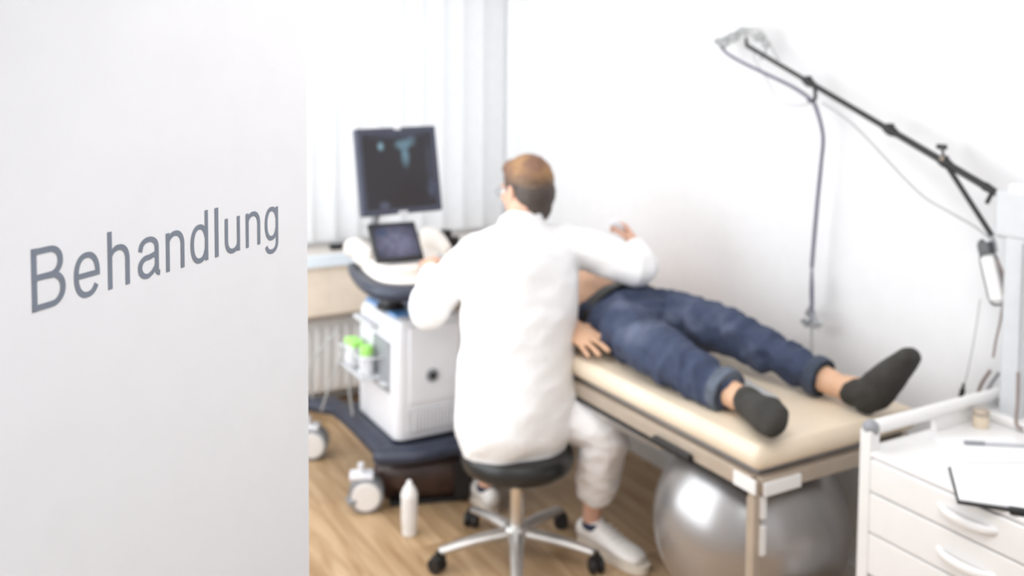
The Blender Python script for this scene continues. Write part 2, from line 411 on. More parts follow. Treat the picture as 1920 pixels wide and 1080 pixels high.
# ------------------------------------------------------------ ultrasound machine
us = thing('ultrasound_machine', 'white wheeled ultrasound machine with a square monitor and touch panel', 'medical device', (1.45, 3.5, 0))
def U(c): return V(c)-V((1.45, 3.5, 0))
def ub(name, m, parent=us, **k): return name
# wheeled base
bm = B()
loft(bm, [(*U((1.315, 3.90, .225)), .04, .03), (*U((1.325, 3.65, .235)), .04, .032), (*U((1.340, 3.40, .225)), .052, .034), (*U((1.345, 3.30, .215)), .05, .036)], (1, 0, 0))
loft(bm, [(*U((1.76, 3.90, .225)), .05, .03), (*U((1.75, 3.65, .235)), .05, .032), (*U((1.735, 3.40, .225)), .052, .034), (*U((1.72, 3.32, .215)), .05, .036)], (1, 0, 0))
loft(bm, [(*U((1.31, 3.29, .215)), .045, .036), (*U((1.42, 3.235, .222)), .05, .034), (*U((1.55, 3.225, .225)), .05, .034), (*U((1.68, 3.25, .22)), .05, .034), (*U((1.74, 3.30, .215)), .045, .034)], (0, 1, 0))
box(bm, U((1.52, 3.55, .235)), (.42, .5, .035), .012)
loft(bm, [(*U((1.20, 4.0, .22)), .045, .028), (*U((1.27, 3.9, .225)), .05, .03), (*U((1.33, 3.8, .23)), .05, .03)], (1, 0, 0))
fuse('wheel_base', bm, M['navy'], us, .006, 4)
for (x_, y_, yw) in ((1.268, 3.335, 1.15), (1.240, 3.90, 1.1), (1.73, 3.34, 1.3), (1.76, 3.92, 1.2)):
    caster(us, U((x_, y_, 0)), (.066), .052, yw, M['plastic'], M['gel'], M['grey'])
bm = B(); box(bm, U((1.205, 3.33, .05)), (.03, .05, .02), .006); obj('brake_pedal', bm, M['grey'], us)
# cabinet body: slightly tapered, rounded
bm = B()
def rr(cx, cy, hx, hy, z, r=.035, n=5):
    o = []
    for (sx, sy, a0) in ((1, 1, 0), (-1, 1, 90), (-1, -1, 180), (1, -1, 270)):
        for k in range(n+1):
            a = math.radians(a0+90*k/n); o.append((cx+sx*(hx-r)+r*math.cos(a), cy+sy*(hy-r)+r*math.sin(a), z))
    return o
rings = []
for z, d in ((.255, .010), (.262, .002), (.28, 0), (.45, -.002), (.62, .002), (.69, .006), (.715, .014), (.727, .035)):
    rings.append([bm.verts.new(U(p)) for p in rr(1.515, 3.49, .148-d*.8, .205-d, z)])
for a, b in zip(rings, rings[1:]):
    n = len(a)
    for k in range(n): bm.faces.new((a[k], a[(k+1) % n], b[(k+1) % n], b[k]))
bm.faces.new(rings[0][::-1]); bm.faces.new(rings[-1])
body = obj('body_housing', bm, M['plastic'], us)
bm = B(); box(bm, U((1.53, 3.284, .545)), (.215, .012, .30), .006, 3); fp = obj('front_panel', bm, M['plastic'], us)
bm = B(); cyl(bm, U((1.515, 3.279, .50)), U((1.515, 3.270, .50)), .026); obj('round_port', bm, M['grey'], fp)
bm = B(); cyl(bm, U((1.515, 3.271, .50)), U((1.515, 3.266, .50)), .014); obj('port_center', bm, M['black'], fp)
bm = B(); box(bm, U((1.53, 3.283, .33)), (.225, .010, .095), .004); gr = obj('vent_panel', bm, M['lgrey'], us)
for i in range(13):
    bm = B(); box(bm, U((1.44+i*.015, 3.276, .33)), (.006, .008, .08), .002, 1); obj('vent_slat', bm, M['plastic'], gr)
bm = B(); box(bm, U((1.50, 3.50, .728)), (.22, .33, .012), .005); obj('top_cover', bm, M['bluet'], us)
# side recess with holder
bm = B(); box(bm, U((1.366, 3.42, .53)), (.012, .17, .20), .006, 3); sr = obj('side_bracket', bm, M['grey'], us)
bm = B(); box(bm, U((1.355, 3.42, .465)), (.03, .16, .012), .004); obj('bracket_lip', bm, M['lgrey'], sr)
bm = B(); box(bm, U((1.35, 3.56, .665)), (.03, .20, .018), .006, 3, Matrix.Rotation(.0, 3, 'X')); obj('cable_hook', bm, M['lgrey'], us)
bm = B()
for a, b in (((1.28, 3.40, .555), (1.28, 3.66, .555)), ((1.28, 3.66, .555), (1.37, 3.66, .56)), ((1.28, 3.40, .555), (1.37, 3.40, .56)), ((1.28, 3.40, .48), (1.28, 3.66, .48)), ((1.28, 3.40, .555), (1.28, 3.40, .48)), ((1.28, 3.66, .555), (1.28, 3.66, .48)), ((1.28, 3.53, .555), (1.28, 3.53, .48))):
    cyl(bm, U(a), U(b), .004, seg=10)
box(bm, U((1.32, 3.53, .478)), (.085, .26, .006))
obj('side_basket', bm, M['lgrey'], us)
# column
bm = B(); loft(bm, [(*U((1.42, 3.46, .73)), .05, .05), (*U((1.42, 3.46, .76)), .042, .042), (*U((1.425, 3.46, .83)), .04, .04), (*U((1.43, 3.46, .87)), .055, .055)], (1, 0, 0), caps=False)
obj('lift_column', bm, M['black'], us)
bm = B(); lathe(bm, [(.058, 0), (.058, .006), (.054, .012), (.048, .018)], U((1.42, 3.46, .733))); obj('column_collar', bm, M['black'], us)
# tray: dark curved carrier under the console
bm = B()
tr_ = [(1.345, 3.73), (1.31, 3.60), (1.285, 3.45), (1.28, 3.32), (1.31, 3.24), (1.38, 3.19), (1.50, 3.165), (1.62, 3.17), (1.70, 3.21), (1.73, 3.30), (1.735, 3.45), (1.735, 3.62), (1.72, 3.73)]
def slab(bm, out, z0, z1, ins=.0):
    cx = sum(p[0] for p in out)/len(out); cy = sum(p[1] for p in out)/len(out)
    def q(p, k): return (cx+(p[0]-cx)*k, cy+(p[1]-cy)*k)
    P = [o_ for o_ in cr_spline([list(p) for p in out], 4)]
    R_ = [[bm.verts.new(U((*q(p, k), z))) for p in P] for k, z in ((.955, z0), (.985, z0+.25*(z1-z0)), (1, (z0+z1)/2), (.985, z1-.2*(z1-z0)), (.95, z1))]
    n = len(P)
    for a, b in zip(R_, R_[1:]):
        for k in range(n): bm.faces.new((a[k], a[(k+1) % n], b[(k+1) % n], b[k]))
    bm.faces.new(R_[0][::-1]); bm.faces.new(R_[-1])
def shr(out, k, dx=0, dy=0):
    cx = sum(p[0] for p in out)/len(out); cy = sum(p[1] for p in out)/len(out)
    return [(cx+(p[0]-cx)*k+dx, cy+(p[1]-cy)*k+dy) for p in out]
slab(bm, shr(tr_, 1.03), .822, .870); obj('console_tray', bm, M['navy'], us)
bm = B(); slab(bm, shr(tr_, .90, .015, .018), .866, .892); obj('palm_rest', bm, M['cream_pl'], us)
bm = B(); slab(bm, [(1.36, 3.76), (1.33, 3.62), (1.335, 3.45), (1.37, 3.35), (1.50, 3.32), (1.66, 3.335), (1.71, 3.42), (1.725, 3.6), (1.70, 3.76)], .885, .925)
kb = obj('control_console', bm, M['cream_pl'], us)
bm = B()
for r_ in range(3):
    for c_ in range(9):
        box(bm, U((1.395+c_*.027, 3.385+r_*.0, .925)) if False else U((1.39+c_*.028, 3.36+r_*.024, .927)), (.020, .015, .008), .003, 1)
o = obj('key', bm, M['lgrey'], kb); o['kind'] = 'stuff'
bm = B(); sph(bm, U((1.57, 3.37, .925)), .018); obj('trackball', bm, M['grey'], kb)
for i, (x_, y_) in enumerate(((1.64, 3.37), (1.655, 3.41), (1.61, 3.41), (1.68, 3.45))):
    bm = B(); cyl(bm, U((x_, y_, .92)), U((x_, y_, .94)), .010); obj('knob', bm, M['black'] if i < 2 else M['lgrey'], kb)
bm = B(); loft(bm, [(*U((1.36, 3.76, .925)), .03, .035), (*U((1.35, 3.66, .945)), .035, .04), (*U((1.365, 3.55, .935)), .025, .03)], (1, 0, 0)); fuse('left_shoulder', bm, M['cream_pl'], us, .006, 5)
bm = B(); loft(bm, [(*U((1.70, 3.74, .945)), .03, .045), (*U((1.69, 3.62, .955)), .035, .045), (*U((1.68, 3.50, .935)), .025, .03)], (1, 0, 0)); fuse('right_shoulder', bm, M['cream_pl'], us, .006, 5)
bm = B(); cyl(bm, U((1.755, 3.66, .90)), U((1.755, 3.66, .985)), .022, .026); cyl(bm, U((1.765, 3.60, .90)), U((1.765, 3.60, .965)), .02, .024); obj('probe_holder', bm, M['black'], us)
# touch panel
def tilted(name, corners, t, m, parent, bev=.006):
    """slab from 4 corners (tl,tr,br,bl) facing the operator"""
    tl, tr2, br, bl_ = [V(c) for c in corners]; c = (tl+tr2+br+bl_)/4
    x = ((tr2-tl)+(br-bl_)).normalized(); y = ((tl-bl_)+(tr2-br)); y = (y-x*y.dot(x)).normalized(); nrm = x.cross(y)
    w_, h_ = ((tr2-tl).length+(br-bl_).length)/2, ((tl-bl_).length+(tr2-br).length)/2
    bm = B(); box(bm, (0, 0, 0), (w_, h_, t), bev, 3)
    o = obj(name, bm, m, parent)
    o.matrix_local = Matrix.Translation(U(c)) @ Matrix((x, y, nrm)).transposed().to_4x4()
    return o, w_, h_
tp, w_, h_ = tilted('touch_panel', [(1.317, 3.455, 1.072), (1.515, 3.455, 1.069), (1.515, 3.35, .938), (1.317, 3.35, .941)], .02, M['black'], us)
def screen(name, host, w, h, z, m):
    bm = B(); vs = [bm.verts.new(p) for p in ((-w/2, -h/2, z), (w/2, -h/2, z), (w/2, h/2, z), (-w/2, h/2, z))]; bm.faces.new(vs)
    bmesh.ops.solidify(bm, geom=bm.faces[:], thickness=.0006)
    return obj(name, bm, m, host, auto=False)
def scr_mat(name, base, blobs, strength=1.0, glow=None):
    m = bpy.data.materials.new(name); m.use_nodes = True; nt = m.node_tree; b = nt.nodes['Principled BSDF']
    b.inputs['Base Color'].default_value = (.02, .02, .022, 1); b.inputs['Roughness'].default_value = .25
    tc = nt.nodes.new('ShaderNodeTexCoord'); last = None
    nz = nt.nodes.new('ShaderNodeTexNoise'); nz.inputs['Scale'].default_value = 60; nt.links.new(tc.outputs['Object'], nz.inputs['Vector'])
    acc = nt.nodes.new('ShaderNodeRGB'); acc.outputs[0].default_value = (*base, 1); last = acc.outputs[0]
    for (cx, cy, rx, ry, col, s_) in blobs:
        mp = nt.nodes.new('ShaderNodeMapping'); mp.vector_type = 'POINT'
        mp.inputs['Location'].default_value = (-cx/rx, -cy/ry, 0); mp.inputs['Scale'].default_value = (1/rx, 1/ry, 0)
        nt.links.new(tc.outputs['Object'], mp.inputs['Vector'])
        ln = nt.nodes.new('ShaderNodeVectorMath'); ln.operation = 'LENGTH'; nt.links.new(mp.outputs[0], ln.inputs[0])
        mr = nt.nodes.new('ShaderNodeMapRange'); mr.inputs['From Min'].default_value = 1; mr.inputs['From Max'].default_value = .35; mr.inputs['To Max'].default_value = s_
        nt.links.new(ln.outputs['Value'], mr.inputs['Value'])
        mm = nt.nodes.new('ShaderNodeMath'); mm.operation = 'MULTIPLY'; nt.links.new(mr.outputs[0], mm.inputs[0])
        m2 = nt.nodes.new('ShaderNodeMapRange'); m2.inputs['From Min'].default_value = .3; m2.inputs['From Max'].default_value = .6; m2.inputs['To Min'].default_value = .5
        nt.links.new(nz.outputs['Fac'], m2.inputs['Value']); nt.links.new(m2.outputs[0], mm.inputs[1])
        mx = nt.nodes.new('ShaderNodeMix'); mx.data_type = 'RGBA'; mx.inputs['B'].default_value = (*col, 1)
        nt.links.new(mm.outputs[0], mx.inputs['Factor']); nt.links.new(last, mx.inputs['A']); last = mx.outputs['Result']
    nt.links.new(last, b.inputs['Emission Color']); b.inputs['Emission Strength'].default_value = strength
    return m
cy_ = (.17, .30, .38)
screen('touch_screen', tp, w_*.88, h_*.84, .0106, scr_mat('touch_image', (.030, .032, .05), [(0, -.01, .12, .09, (.16, .16, .25), .95), (-.05, .04, .03, .02, (.03, .06, .13), .8)]))
mn, w_, h_ = tilted('monitor', [(1.288, 3.515, 1.441), (1.632, 3.515, 1.446), (1.632, 3.45, 1.108), (1.288, 3.45, 1.103)], .035, M['bezel'], us, .008)
mn['label'] = 'square dark monitor showing a bluish scan image'
screen('screen', mn, w_*.86, h_*.86, .0182, scr_mat('scan_image', (.030, .027, .030), [
    (-.072, .098, .017, .022, (.22, .36, .44), .9), (.020, .10, .04, .026, cy_, .75), (.028, .055, .022, .055, cy_, .7), (.055, .115, .03, .03, cy_, .5),
    (-.075, -.135, .03, .02, (.10, .11, .17), .8), (.135, .02, .03, .13, (.05, .055, .08), .8), (.0, .14, .16, .02, (.055, .06, .09), .9), (.135, -.08, .03, .05, (.07, .08, .13), .8)]))
for (x_, y_, wd) in ((.005, .166, .03), (.0, -.166, .04)):
    bm = B(); box(bm, (x_, y_, .017), (wd, .012, .006), .003); obj('bezel_badge', bm, M['lgrey'], mn)
bm = B(); limb(bm, [(*U((1.42, 3.56, .93)), .028), (*U((1.40, 3.58, 1.02)), .022), (*U((1.385, 3.54, 1.09)), .02), (*U((1.42, 3.53, 1.20)), .03)], side=(1, 0, 0))
fuse('monitor_neck', bm, M['grey'], us, .005, 3)
# probe cables on the side
for i, (a, b_, c_) in enumerate((((1.29, 3.62, .56), (1.24, 3.66, .40), (1.22, 3.72, .27)), ((1.31, 3.55, .56), (1.29, 3.58, .42), (1.31, 3.60, .27)), ((1.28, 3.70, .60), (1.20, 3.78, .45), (1.22, 3.84, .28)))):
    bm = B(); tube(bm, [U(a), U(b_), U(c_)], .0045); obj('probe_cable', bm, M['lcable'], us)
# bottle and pack in the basket
gb = thing('gel_bottle', 'gel bottle with a bright green cap standing in the basket on the ultrasound machine', 'bottle', (1.322, 3.47, .482))
bm = B(); lathe(bm, [(.025, 0), (.028, .004), (.028, .065), (.02, .075)], (0, 0, 0)); obj('bottle_body', bm, M['plastic'], gb)
bm = B(); lathe(bm, [(.024, .073), (.026, .077), (.026, .105), (.018, .112)], (0, 0, 0)); obj('cap', bm, M['green'], gb)
gp = thing('wipes_pack', 'bright green pack of wipes on the side basket of the ultrasound machine', 'wipes', (1.318, 3.60, .482))
bm = B(); box(bm, (0, 0, .0415), (.06, .10, .08), .012, 3); obj('pack_body', bm, M['plastic'], gp)
bm = B(); box(bm, (0, 0, .091), (.055, .10, .028), .01, 3); obj('lid', bm, M['green'], gp)
# flat black thing on the sill
bm = B(); box(bm, (0, 0, .012), (.155, .05, .024), .005)
k = obj('remote_control', bm, M['black'], loc=(1.575, 4.42, .792)); tag(k, 'flat black remote control lying on the window sill', 'remote control')
bm = B()
for i in range(6): box(bm, (-.05+i*.02, 0, .0255), (.010, .02, .003), .001, 1)
o = obj('button', bm, M['grey'], k); o['kind'] = 'stuff'

# ------------------------------------------------------------ gel bottle on the floor
bt = thing('spray_bottle', 'white plastic bottle with a tapered nozzle standing on the wooden floor', 'bottle', (1.335, 3.08, 0))
bm = B(); lathe(bm, [(.024, 0), (.027, .004), (.0265, .02), (.0275, .03), (.030, .06), (.030, .125), (.029, .14)]); obj('bottle_body', bm, M['gel'], bt)
bm = B(); lathe(bm, [(.0305, .138), (.0305, .150), (.022, .172), (.012, .185), (.008, .198), (.004, .201)]); obj('nozzle_cap', bm, M['gel'], bt)

# ------------------------------------------------------------ brown bag
bg = thing('leather_bag', 'dark brown leather bag on the floor under the front of the ultrasound machine', 'bag', (1.56, 3.33, 0), -.30)
bm = B(); loft(bm, [(-.19, 0, .05, .05, .08), (-.15, 0, .085, .085, .10), (0, 0, .095, .10, .11), (.12, 0, .09, .09, .11), (.17, 0, .06, .06, .08)], (0, 1, 0), caps=True)
for v in bm.verts:
    if v.co.z < .012: v.co.z = .012
obj('bag_body', bm, M['bag'], bg)
bm = B(); box(bm, (0, 0, .009), (.38, .17, .018), .006); obj('bag_base', bm, M['black'], bg)
bm = B(); box(bm, (.085, -.105, .10), (.06, .02, .15), .006); box(bm, (.085, -.03, .196), (.075, .16, .018), .006); obj('strap', bm, M['black'], bg)
bm = B(); tube(bm, [(-.05, 0, .19), (-.02, 0, .235), (.05, 0, .235), (.085, 0, .19)], .009); obj('handle', bm, M['black'], bg)

# ------------------------------------------------------------ stool
sx_, sy_ = 1.59, 2.745
sl = thing('rolling_stool', 'black round swivel stool on a chrome five-star base with casters', 'stool', (sx_, sy_, 0))
bm = B(); lathe(bm, [(.10, .318), (.165, .322), (.186, .335), (.195, .355), (.194, .378), (.184, .395), (.15, .403), (.0, .405)][:-1]+[(.02, .405)], seg=48); obj('seat', bm, M['blackl'], sl)
bm = B(); cyl(bm, (0, 0, .300), (0, 0, .320), .09); obj('seat_plate', bm, M['black'], sl)
bm = B(); cyl(bm, (0, 0, .16), (0, 0, .305), .0145); obj('gas_lift', bm, M['chrome'], sl)
bm = B(); cyl(bm, (0, 0, .075), (0, 0, .265), .024); obj('column_sleeve', bm, M['chrome'], sl)
bm = B(); tube(bm, [(.02, 0, .30), (.09, -.02, .297), (.15, -.03, .30)], .006); obj('height_lever', bm, M['black'], sl)
bm = B(); lathe(bm, [(.040, .068), (.046, .074), (.046, .112), (.036, .122)]); obj('base_hub', bm, M['steel'], sl)
fa = math.atan2(-.8695, -.494)
for k in range(5):
    a = fa+k*2*math.pi/5; d = V((math.cos(a), math.sin(a), 0)); r0 = V((-d.y, d.x, 0))
    bm = B(); loft(bm, [(*(d*.03+V((0, 0, .096))), .026, .020), (*(d*.15+V((0, 0, .088))), .023, .017), (*(d*.265+V((0, 0, .070))), .019, .013)], r0, caps=True); obj('star_leg', bm, M['steel'], sl)
    caster(sl, d*.28, .026, .030, a+.6, M['black'], None, M['black'], True)

# ------------------------------------------------------------ treatment couch
CX0, CX1, CY0, CY1, CT = 1.752, 2.385, 1.775, 3.70, .70
co = thing('treatment_couch', 'cream padded treatment couch with a steel frame along the right wall', 'couch', ((CX0+CX1)/2, (CY0+CY1)/2, 0))
def K(p): return V(p)-V(((CX0+CX1)/2, (CY0+CY1)/2, 0))
bm = B(); box2(bm, K((CX0, CY0, CT-.062)), K((CX1, 3.05, CT)), .026, 5)
for v in bm.verts:   # slight crown of the padding
    if v.co.z > CT-.01: v.co.z += .006
obj('cushion', bm, M['cushion'], co)
bm = B(); box2(bm, K((CX0, 3.06, CT-.062)), K((CX1, CY1, CT)), .026, 5); obj('head_cushion', bm, M['cushion'], co)
bm = B(); box2(bm, K((CX0+.035, CY0+.035, CT-.078)), K((CX1-.035, CY1-.035, CT-.063))); obj('cushion_board', bm, M['grey'], co)
zf = CT-.100
for x_ in (CX0+.02, CX1-.02):
    bm = B(); box2(bm, K((x_-.016, CY0+.03, zf-.024)), K((x_+.016, CY1-.03, zf+.022)), .004); obj('side_rail', bm, M['beigem'], co)
for x_ in (CX0-.001,):
    bm = B(); box2(bm, K((x_-.0, CY0+.04, zf-.034)), K((x_+.03, CY1-.2, zf-.024))); obj('rail_seal', bm, M['black'], co)
for y_ in (CY0+.02, CY1-.05):
    bm = B(); box2(bm, K((CX0+.02, y_-.016, zf-.022)), K((CX1-.02, y_+.016, zf+.020)), .004); obj('end_rail', bm, M['beigem'], co)
for x_ in (CX0+.018, CX1-.02):
    for y_ in (CY0+.03, CY1-.06):
        bm = B(); box2(bm, K((x_-.015, y_-.015, .03)), K((x_+.015, y_+.015, zf+.01)), .004); obj('leg', bm, M['beigem'], co)
        bm = B(); lathe(bm, [(.028, 0), (.028, .018), (.018, .032)], K((x_, y_, 0))); obj('foot_pad', bm, M['black'], co)
bm = B(); box2(bm, K((CX0+.022, CY0-.004, zf-.026)), K((CX0+.155, CY0+.006, zf+.010)), .003); obj('end_bracket', bm, M['white'], co)
bm = B(); box2(bm, K((CX0-.003, CY0+.008, zf-.02)), K((CX0+.0035, CY0+.09, zf+.018)), .002); obj('corner_bracket', bm, M['white'], co)
bm = B(); box2(bm, K((CX0+.022, CY0+.006, zf-.09)), K((CX0+.040, CY0+.016, zf-.03)), .002); box2(bm, K((CX0+.022, CY0+.006, zf-.19)), K((CX0+.040, CY0+.016, zf-.11)), .002); obj('leg_plate', bm, M['white'], co)
bm = B(); limb(bm, [(*K((CX0+.05, 2.66, .555)), .03), (*K((CX0+.045, 2.42, .555)), .032), (*K((CX0+.04, 2.22, .56)), .026)], side=(1, 0, 0)); fuse('lift_arm', bm, M['steel'], co, .007, 3)
bm = B(); box2(bm, K((CX0+.07, 2.48, .50)), K((CX1-.07, 3.15, .54)), .01); obj('under_frame', bm, M['steel'], co)
bm = B(); box(bm, K((CX0-.004, 2.12, .585)), (.02, .17, .022), .006); obj('release_lever', bm, M['black'], co)
bm = B(); box2(bm, K((CX0+.02, CY1-.4, .16)), K((CX1-.02, CY1-.37, .19)), .004); obj('cross_bar', bm, M['beigem'], co)
# paper on the couch
pp = B()
import itertools
g = {}
for i in range(13):
    for j in range(9):
        u_, w2 = i/12, j/8
        g[i, j] = pp.verts.new((1.945+.13*u_+.03*w2, 2.02+.23*w2, CT+.0075+.010*abs(noise.noise(V((u_*3, w2*4, 1))))+.004))
for i in range(12):
    for j in range(8): pp.faces.new((g[i, j], g[i+1, j], g[i+1, j+1], g[i, j+1]))
bmesh.ops.solidify(pp, geom=pp.faces[:], thickness=.001)
tag(obj('paper_towel', pp, M['paper'], auto=False, smooth=True), 'crumpled white paper towel on the couch between the lying patient\'s legs', 'paper towel')

# exercise ball
ba = thing('exercise_ball', 'large silver exercise ball on the floor beneath the foot of the couch', 'ball', (2.058, 2.115, 0))
bm = B(); sph(bm, (0, 0, .297), .297, u=64, v=40); 
obj('ball_shell', bm, M['ball'], ba, auto=False, smooth=True)
bm = B(); cyl(bm, (-.205, -.205, .29), (-.2075, -.2075, .29), .012); obj('valve_plug', bm, M['lgrey'], ba)

# ------------------------------------------------------------ cart at the right
ca = thing('drawer_cart', 'white metal drawer cart with bow handles beside the foot of the couch', 'cabinet', (2.2, 1.28, 0))
def Q(p): return V(p)-V((2.2, 1.28, 0))
X0, X1, Y0, Y1, ZT = 1.905, 2.46, .975, 1.585, .75
for x_ in (X0+.017, X1-.017):
    for y_ in (Y0+.017, Y1-.017):
        bm = B(); box2(bm, Q((x_-.017, y_-.017, .09)), Q((x_+.017, y_+.017, .80)), .004); obj('post', bm, M['white'], ca)
        caster(ca, Q((x_, y_, 0)), .035, .024, .4, M['grey'], None, M['grey'])
bm = B(); box2(bm, Q((X0+.002, Y0+.002, ZT-.014)), Q((X1-.002, Y1-.002, ZT)), .004); obj('top_panel', bm, M['white'], ca)
for y_ in (Y0+.006, Y1-.006):
    bm = B(); box2(bm, Q((X0+.034, y_-.004, .42)), Q((X1-.034, y_+.004, ZT-.015))); obj('side_panel', bm, M['white'], ca)
bm = B(); box2(bm, Q((X1-.012, Y0+.034, .10)), Q((X1-.004, Y1-.034, ZT-.015))); obj('back_panel', bm, M['white'], ca)
for z in (.425, .12):
    bm = B(); box2(bm, Q((X0+.01, Y0+.02, z)), Q((X1-.012, Y1-.02, z+.012))); obj('shelf', bm, M['white'] if z < .2 else M['lgrey'], ca)
for i, (z0, z1) in enumerate(((.654, .734), (.5515, .6505), (.445, .548))):
    bm = B(); box2(bm, Q((X0-.004, Y0+.037, z0)), Q((X0+.016, Y1-.037, z1)), .004); box2(bm, Q((X0+.016, Y0+.05, z0+.008)), Q((X1-.05, Y1-.05, z1-.02)))
    d_ = obj('drawer', bm, M['white'], ca)
    yc, zc = 1.285, z0+.045
    bm = B(); loft(bm, [(*Q((X0-.002, yc-.07, zc)), .005, .008), (*Q((X0-.014, yc-.045, zc-.004)), .005, .010), (*Q((X0-.019, yc, zc-.006)), .005, .011), (*Q((X0-.014, yc+.045, zc-.004)), .005, .010), (*Q((X0-.002, yc+.07, zc)), .005, .008)], (1, 0, 0))
    obj('handle', bm, M['white'], d_)
# rails round the top
yr = Y1-.017
bm = B(); loft(bm, [(*Q((X0+.02, yr, .802)), .016, .018), (*Q((2.2, yr, .802)), .016, .018), (*Q((X1-.02, yr, .802)), .016, .018)], (0, 1, 0)); obj('top_rail', bm, M['white'], ca)
bm = B(); loft(bm, [(*Q((X1-.017, Y0+.02, .802)), .016, .018), (*Q((X1-.017, Y1-.02, .802)), .016, .018)], (1, 0, 0)); obj('top_rail', bm, M['white'], ca)
bm = B(); box2(bm, Q((2.165, yr-.008, ZT)), Q((X1-.034, yr+.008, .80)), .002); obj('rail_panel', bm, M['white'], ca)
bm = B(); sph(bm, Q((X0+.02, yr, .802)), .021); obj('rail_joint', bm, M['grey'], ca)

# clipboard with papers
cb = thing('clipboard', 'black clipboard holding white printed sheets on the drawer cart', 'clipboard', (2.016, 1.215, ZT), math.radians(-49))
bm = B(); box2(bm, (-.155, -.095, 0), (.155, .10, .006), .002); obj('board', bm, M['black'], cb)
bm = B(); box2(bm, (-.150, -.088, .0055), (.153, .094, .011), .001); sh = obj('paper_stack', bm, M['paper'], cb)
bm = B()
for i in range(9):
    if i in (3, 6): continue
    box2(bm, (-.12, .072-i*.018, .0105), (-.12+random.uniform(.06, .2), .074-i*.018, .0114))
o = obj('printed_lines', bm, M['ink'], sh); o['kind'] = 'stuff'
bm = B(); box(bm, (-.02, -.100, .006), (.07, .022, .014), .004); obj('clip', bm, M['black'], cb)
# loose sheets and pen
bm = B(); box(bm, (0, 0, .002), (.21, .15, .004), .001); tag(obj('paper_sheet', bm, M['paper'], loc=(2.17, 1.42, ZT), rot=(0, 0, -.5)), 'loose white sheets on the cart behind the black clipboard', 'paper')
bm = B(); cyl(bm, (-.075, 0, .0), (.07, 0, .0), .0045); cyl(bm, (.07, 0, 0), (.08, 0, 0), .0045, .001)
pn = obj('pen', bm, M['lgrey'], loc=(2.21, 1.42, ZT+.009), rot=(0, 0, -.62)); tag(pn, 'grey pen lying on the loose sheets on the cart', 'pen')
bm = B(); cyl(bm, (-.078, 0, .0), (-.03, 0, 0), .0052); obj('pen_cap', bm, M['grey'], pn)
jr = thing('specimen_jar', 'small beige jar at the foot of the pale column on the cart', 'jar', (2.30, 1.525, ZT))
bm = B(); lathe(bm, [(.018, 0), (.02, .003), (.02, .032)]); obj('jar_body', bm, M['cushion'], jr)
bm = B(); lathe(bm, [(.0205, .031), (.0205, .044), (.018, .047)]); obj('lid', bm, M['beigem'], jr)

# ------------------------------------------------------------ electrode unit: column, boom and cables
PX = 2.405
un = thing('electrode_stand', 'pale column with a black boom arm for electrode leads standing on the drawer cart', 'medical device', (PX, 1.51, ZT))
def T_(p): return V(p)-V((PX, 1.51, ZT))
bm = B(); box(bm, T_((PX-.005, 1.50, ZT+.012)), (.085, .12, .024), .006, 3); obj('base_plate', bm, M['white'], un)
bm = B(); box(bm, T_((PX, 1.50, ZT+.31)), (.05, .062, .60), .008, 3); obj('column', bm, M['pale'], un)
bm = B(); box(bm, T_((PX, 1.505, 1.31)), (.056, .115, .13), .012, 3); obj('column_head', bm, M['pale'], un)
bm = B(); box(bm, T_((PX, 1.49, 1.378)), (.05, .075, .03), .008, 3); obj('column_cap', bm, M['white'], un)
bm = B(); box(bm, T_((PX-.028, 1.482, 1.0)), (.006, .012, .48), .002); obj('cable_channel', bm, M['lgrey'], un)
XB = 2.42
def bp(t): return V((XB, 1.589+(2.558-1.589)*t, 1.361+(1.773-1.361)*t))
bm = B(); cyl(bm, T_(bp(-.0)), T_(bp(.36)), .0105, seg=16); bo = obj('lower_boom_tube', bm, M['black'], un)
bm = B(); cyl(bm, T_(bp(.34)), T_(bp(.7)), .0092, seg=16); obj('middle_boom_tube', bm, M['black'], un)
bm = B(); cyl(bm, T_(bp(.69)), T_(bp(1.0)), .0078, seg=16); obj('upper_boom_tube', bm, M['black'], un)
dirb = (bp(1)-bp(0)).normalized()
for t, r in ((.355, .017), (.695, .016), (.16, .016)):
    bm = B(); limb(bm, [(*T_(bp(t)-dirb*.020), r*.75), (*T_(bp(t)), r), (*T_(bp(t)+dirb*.020), r*.75)]); box(bm, T_(bp(t))+V((0, 0, r*.9)), (.014, .02, .012), .003); fuse('boom_clamp', bm, M['black'], un, .002, 2)
bm = B(); cyl(bm, T_(bp(.16)), T_(bp(.16)+V((0, .012, .042))), .004); c_ = T_(bp(.16)+V((0, .012, .044))); box(bm, c_, (.010, .034, .016), .004, 2); obj('wing_knob', bm, M['black'], un)
bm = B(); cyl(bm, T_(bp(.155)), T_(bp(.165)+V((-.012, 0, .012))), .007); obj('brass_nut', bm, M['beigem'], un)
bm = B(); cyl(bm, T_(bp(.005)), T_(bp(.0)+V((0, .022, -.034))), .006); cyl(bm, T_(bp(.03)), T_(bp(-.01)), .013, .009); cyl(bm, T_(bp(0)), T_(bp(-.03)), .006, .004); obj('boom_fork', bm, M['black'], un)
bm = B(); cyl(bm, T_(bp(.16)), T_((XB, 1.592, 1.240)), .0075, seg=12); obj('support_strut', bm, M['black'], un)
bm = B(); tube(bm, [T_((XB, 1.592, 1.243)), T_((XB-.004, 1.580, 1.222)), T_((XB-.01, 1.570, 1.200))], .004); obj('strut_hook', bm, M['grey'], un)
bm = B(); tube(bm, [T_(bp(.67)), T_((XB, 2.232, 1.60)), T_((XB, 2.243, 1.583)), T_((XB, 2.262, 1.588))], .0065); obj('cable_hook', bm, M['black'], un)
bm = B(); cyl(bm, T_(bp(1.0)), T_(bp(1.0)+V((0, .004, .028))), .007, .005); obj('boom_tip', bm, M['black'], un)
